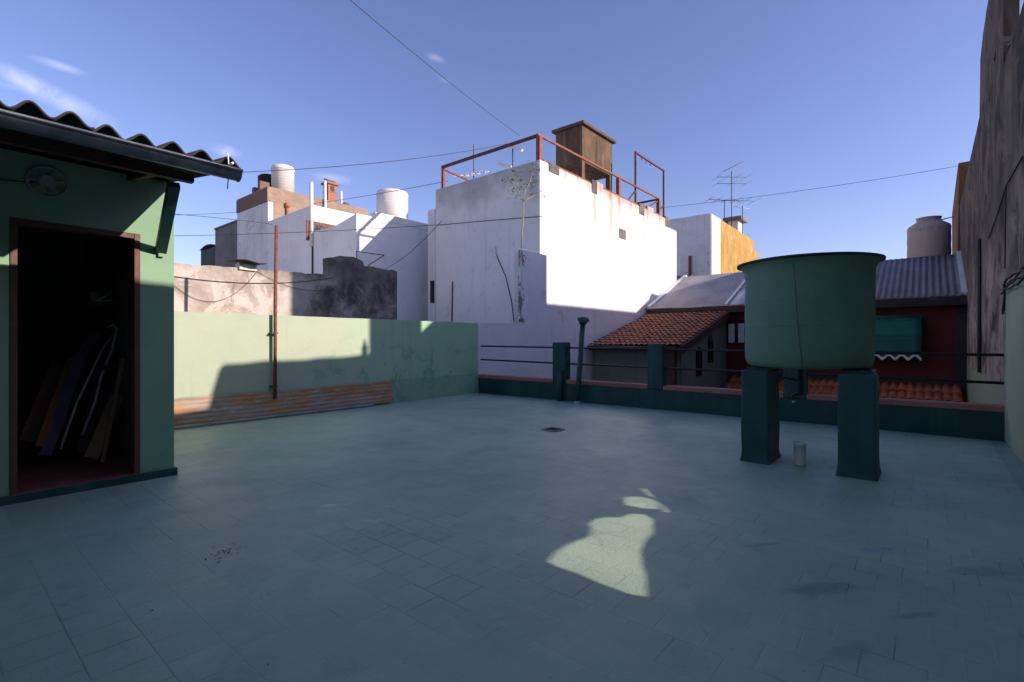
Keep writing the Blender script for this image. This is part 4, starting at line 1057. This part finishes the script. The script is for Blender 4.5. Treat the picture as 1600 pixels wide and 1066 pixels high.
def aerial(px, ptop, pbase, y, booms, label):
    b = onY(y, px, pbase); t = onY(y, px, ptop); o = thing('television_antenna', label, 'antenna', b)
    m = MB(); m.tube([(b.x, y, b.z - .5), t], .024, 6); m.build('mast', M['cable'], o)
    for (py, half, n_, el, mat, tilt) in booms:
        c = onY(y, px, py); m = MB(); d = RT * 1.0; a = c - d * half; e = c + d * half + Vector((0, 0, tilt))
        m.tube([a, e], .015, 5)
        for k in range(n_):
            q_ = a.lerp(e, k / max(1, n_ - 1)); m.tube([q_ - FW * el + Vector((0, 0, -.04)), q_ + FW * el + Vector((0, 0, .04))], .007, 5)
        m.build('boom', mat, o)
    return o
aerial(1143, 268, 345, 9.2, ((277, .9, 4, .8, M['cable'], .0), (287, .9, 3, .7, M['cable'], 0), (312, 1.4, 6, .9, M['cable'], -.1), (268, .5, 5, .5, M['rust_rail'], .5)), 'tall television antenna with several booms above the yellow building')
aerial(1132, 312, 345, 9.0, ((312, .9, 5, .5, M['cable'], -.1),), 'short dark antenna left of the tall one on the yellow building')
aerial(1160, 322, 358, 9.0, ((323, .5, 2, .3, M['white_paint'], -.15),), 'short antenna with a white bar right of the tall one')

# ------------------------------------------------------------------ red house with metal roof
RX = 18.5
rh = thing('red_house', 'dark red house with grey metal roof beyond the parapet', 'house', (RX + 2, 3.6, -4))
m = MB(); m.box(RX, RX + 6, -.84, 8.32, -4, 2.5); m.build('wall', M['red_wall'], rh, bevel=.02)
EZ = onX(RX - .35, 1440, 464).z; ridge = onX(RX + 3.2, 1440, 402); RDX = RX + 3.2; RDZ = ridge.z
def mroof(y0, y1, pitch, mat, amp, x0=RX - .35, dz=0.):
    m = MB(); n = int((y1 - y0) / pitch * 6)
    m.grid(lambda u, v: Vector((x0 + (RDX - x0) * v, y0 + (y1 - y0) * u, EZ + (RDZ - EZ) * (x0 + (RDX - x0) * v - RX + .35) / (RDX - RX + .35) + dz + amp * math.cos(2 * math.pi * u * (y1 - y0) / pitch))), n, 4)
    return m.build('roof', mat, rh, solid=.006)
mroof(-.86, 4.25, .155, M['metal_roof'], .022)
mroof(5.45, 8.36, .11, M['metal_roof_light'], .014)
m = MB(); m.grid(lambda u, v: Vector((RX - .35 + 3.55 * v, 4.27 + 1.1 * u, EZ + (RDZ - EZ) * v + .02)), 2, 2); m.build('skylight', M['skylight'], rh, solid=.02)
m = MB(); m.bar((RX - .37, 5.41, EZ + .03), (RDX, 5.41, RDZ + .03), .09, .07); m.build('flashing', M['white2'], rh)
m = MB(); m.bar((RX - .3, -.78, EZ + .05), (RDX, -.78, RDZ + .05), .14, .1); m.build('flashing', M['white2'], rh)
m = MB(); m.bar((RX - .3, 8.30, EZ + .05), (RDX + .3, 8.30, RDZ + .05), .16, .14); m.build('flashing', M['white'], rh)
# back slope and gable
m = MB(); m.grid(lambda u, v: Vector((RDX + 3 * v, -.86 + 9.22 * u, RDZ - 1.3 * v)), 2, 2); m.build('back_roof', M['metal_roof'], rh, solid=.01)
zf1 = onX(RX - .37, 1440, 474).z
m = MB(); m.box(RX - .385, RX - .352, -.82, 4.3, zf1 - .08, EZ - .024); m.build('fascia', M['fascia'], rh)
m = MB(); m.box(RX - .385, RX - .352, 4.31, 8.30, EZ - .16, EZ - .03); m.build('fascia', M['fascia'], rh)
m = MB(); m.box(RX - .36, RX - .002, -.82, 8.30, EZ - .24, EZ - .17); m.build('soffit', M['fascia'], rh)
m = MB(); m.box(RX - .05, RX - .003, -.80, -.55, -.2, 2.2); m.build('downpipe', M['fascia'], rh)
# string of dark moulding above the tile canopy
zc0 = onX(RX, 1440, 600).z
m = MB(); m.box(RX - .06, RX - .003, -.50, 5.3, zc0 + .0, zc0 + .20); m.build('moulding', M['fascia'], rh)
def tiles(x0, x1, y0, y1, z0, z1, pw_, pl, amp, name, mat, parent):
    """clay tiles: x0 low edge (z0) up to x1 (z1), rolls along X"""
    L = math.hypot(x1 - x0, z1 - z0); nc = int((y1 - y0) / pw_); nr = max(1, int(round(L / pl)))
    m = MB()
    for r_ in range(nr):
        a = r_ / nr; b = min(1.0, (r_ + 1.12) / nr)
        def fn(u, v, a=a, b=b):
            t = a + (b - a) * v; y = y0 + (y1 - y0) * u; ph = u * nc
            w_ = abs(math.sin(math.pi * ph)) ** .8
            jit = .012 * mnoise.noise(Vector((int(ph) * 3.3, r_ * 2.1, 0)))
            return Vector((x0 + (x1 - x0) * t, y, z0 + (z1 - z0) * t + amp * w_ + (1 - v) * (.045 if pl < .5 else .02) + jit))
        m.grid(fn, nc * 6, 2)
    return m.build(name, mat, parent, solid=.012)
tiles(RX - 1.05, RX - .06, -.70, 5.3, zc0 - .40, zc0 - .02, .19, .55, .05, 'canopy_roof', M['tile2'], rh)
# awning over the window
aw = thing('window_awning', 'green canvas window awning with white scalloped fringe on the red wall', 'awning', (RX - .4, .7, 1.0))
ay0 = onX(RX - .35, 1440, 520).y; ay1 = 1.9
az1 = onX(RX - .1, 1440, 496).z; az0 = onX(RX - .45, 1440, 551).z; azm = onX(RX - .3, 1440, 527).z
m = MB(); m.grid(lambda u, v: Vector((RX - .14 - .22 * v, ay0 + (ay1 - ay0) * u, az1 + (azm - az1) * v)), 8, 4); m.build('canopy', M['awning'], aw, solid=.012)
m = MB(); m.grid(lambda u, v: Vector((RX - .36 - .10 * v + .02 * math.sin(v * 3.1), ay0 + (ay1 - ay0) * u, azm + (az0 - azm) * v)), 8, 6); m.build('drop', M['awning_low'], aw, solid=.012)
m = MB(); m.tube([(RX - .10, ay0 - .05, az1 + .03), (RX - .10, ay1, az1 + .03)], .06, 10); m.build('roller', M['awning_low'], aw)
pts = []
n = 44
up_ = [(ay0 + (ay1 - ay0) * k / n, az0 - .01) for k in range(n + 1)]
lo_ = [(ay0 + (ay1 - ay0) * k / n, az0 - .17 - .065 * math.cos(2 * math.pi * k / n * 6.0)) for k in range(n + 1)]
mid_ = [(y_, z_ + .085) for y_, z_ in lo_]
prism('valance', M['awning_low'], 'X', RX - .475, RX - .468, up_ + mid_[::-1], parent=aw)
prism('fringe', M['white_paint'], 'X', RX - .477, RX - .466, [(y_, z_ - .002) for y_, z_ in mid_] + lo_[::-1], parent=aw)
m = MB(); m.bar((RX - .02, ay0 - .03, az0 + .1), (RX - .46, ay0 - .03, az0), .025); m.build('arm', M['rail'], aw)
m = MB(); m.box(RX - .03, RX - .004, ay0 + .06, ay1 - .1, az0 - .25, az1 - .05); m.build('window', M['glass_dark'], rh)
# small window beside the tiled annex
p = onX(RX - .02, 1149, 522); m = MB(); m.box(RX - .05, RX - .004, p.y - .42, p.y + .28, p.z - .34, p.z + .42); fw = m.build('window', M['glass_dark'], rh)
m = MB(); m.box(RX - .062, RX - .052, p.y + .02, p.y + .22, p.z - .3, p.z + .36); m.box(RX - .062, RX - .052, p.y - .30, p.y - .10, p.z - .3, p.z + .36); m.build('curtain', M['white_paint'], fw)
# beige tank on the ridge
bc = onX(RDX + 1.0, 1451, 370); bz0 = RDZ - .35; bz1 = onX(RDX + .9, 1451, 340).z
bt = dome_tank('water_tank', bc.x, bc.y, .60, bz0, bz1, M['beige_tank'], 'beige domed water tank on the red house roof ridge', .52)
m = MB(); q_ = onX(RDX + 1.0, 1472, 343); m.tube([q_, onY(-.93, 1494, 338)], .02, 6); m.build('pipe', M['cable'], bt)

# ------------------------------------------------------------------ tiled annex against the white wall
ax = thing('tiled_annex', 'grey green annex with sloping clay tile roof beside the white building', 'annex', (16, 6.9, -4))
AX0 = 13.75; zlo = onY(8.3, 920, 541).z; zhi = onX(18.15, 1080, 488).z
tiles(AX0, 18.1, 5.36, 8.31, zlo, zhi - .05, .17, .29, .042, 'roof', M['tile'], ax)
slope = (zhi - zlo) / (18.15 - AX0)
m = MB(); m.box(AX0 + .0, AX0 + .035, 5.36, 8.30, zlo - .13, zlo - .015); m.build('fascia', M['brown_board'], ax)
m = MB(); m.bar((AX0 + .02, 5.325, zlo - .10), (18.2, 5.325, zhi - .12), .05, .22); m.build('barge_board', M['brown_board'], ax)
m = MB(); m.tube([(AX0 - .06, 5.40, zlo - .05), (AX0 - .06, 8.31, zlo - .035)], .06, 8); m.build('gutter', M['fascia'], ax)
m = MB(); m.box(AX0 + .35, AX0 + .50, 5.55, 8.31, -4, zlo - .02); m.build('wall', M['annex_wall'], ax)
prism('wall', M['annex_wall'], 'Y', 5.50, 5.65, [(AX0 + .52, -4), (18.48, -4), (18.48, zhi - .2), (AX0 + .52, zlo - .08)], parent=ax)
for px, py in ((1092, 566), (1110, 546)):
    c = onY(5.49, px, py); w_ = .24; h_ = .85
    arch = [(c.x - w_, c.z - h_ / 2), (c.x + w_, c.z - h_ / 2), (c.x + w_, c.z + h_ * .25)] + [(c.x + w_ * math.cos(t), c.z + h_ * .25 + w_ * 1.1 * math.sin(t)) for t in [math.pi * k / 10 for k in range(1, 10)]] + [(c.x - w_, c.z + h_ * .25)]
    prism('window', M['glass_dark'], 'Y', 5.47, 5.498, arch, parent=ax)
p = onX(AX0 + .1, 1049, 560); m = MB(); m.box(AX0 + .02, AX0 + .2, p.y - .12, p.y + .12, -4, zlo - .14); m.build('corner_post', M['brown_board'], ax)

# ------------------------------------------------------------------ overhead wires
def wire(a, b, s_, r, label):
    m = MB(); m.tube(sag(a, b, s_, 24), r, 5); return tag(m.build('overhead_wire', M['cable'], None), label, 'wire', 'overhead wires')
wire(at(7.5, 440, -92), at(17, 812, 212), .10, .007, 'thin wire falling steeply from the top of the sky to the roof railing')
wire(at(11, 300, 272), at(18, 842, 214), .25, .009, 'dark wire rising from the gutter end to the railing top')
wire(onX(8.9, 240, 336), onX(12.0, 700, 283), .35, .010, 'sagging wire crossing behind both white roof tanks')
wire(at(16, 250, 333), at(22.5, 520, 366), -.1, .010, 'wire sloping down across the brick house front')
wire(at(15.0, 240, 369), at(13.9, 690, 351), .06, .008, 'nearly level wire crossing the white houses below the tanks')
wire(at(16, 585, 428), at(13.2, 690, 345), .2, .008, 'short wire rising across the shaded wall to the white building')
wire(at(24, 1030, 325), at(19, 1500, 259), .12, .009, 'long wire running from the railing end to the party wall')
wire(onX(12.4, 700, 318), onX(11.9, 800, 262), .05, .008, 'wire behind the left railing rising to the corner post')

SC.render.engine = 'CYCLES'
SC.cycles.max_bounces = 8
SC.cycles.diffuse_bounces = 5
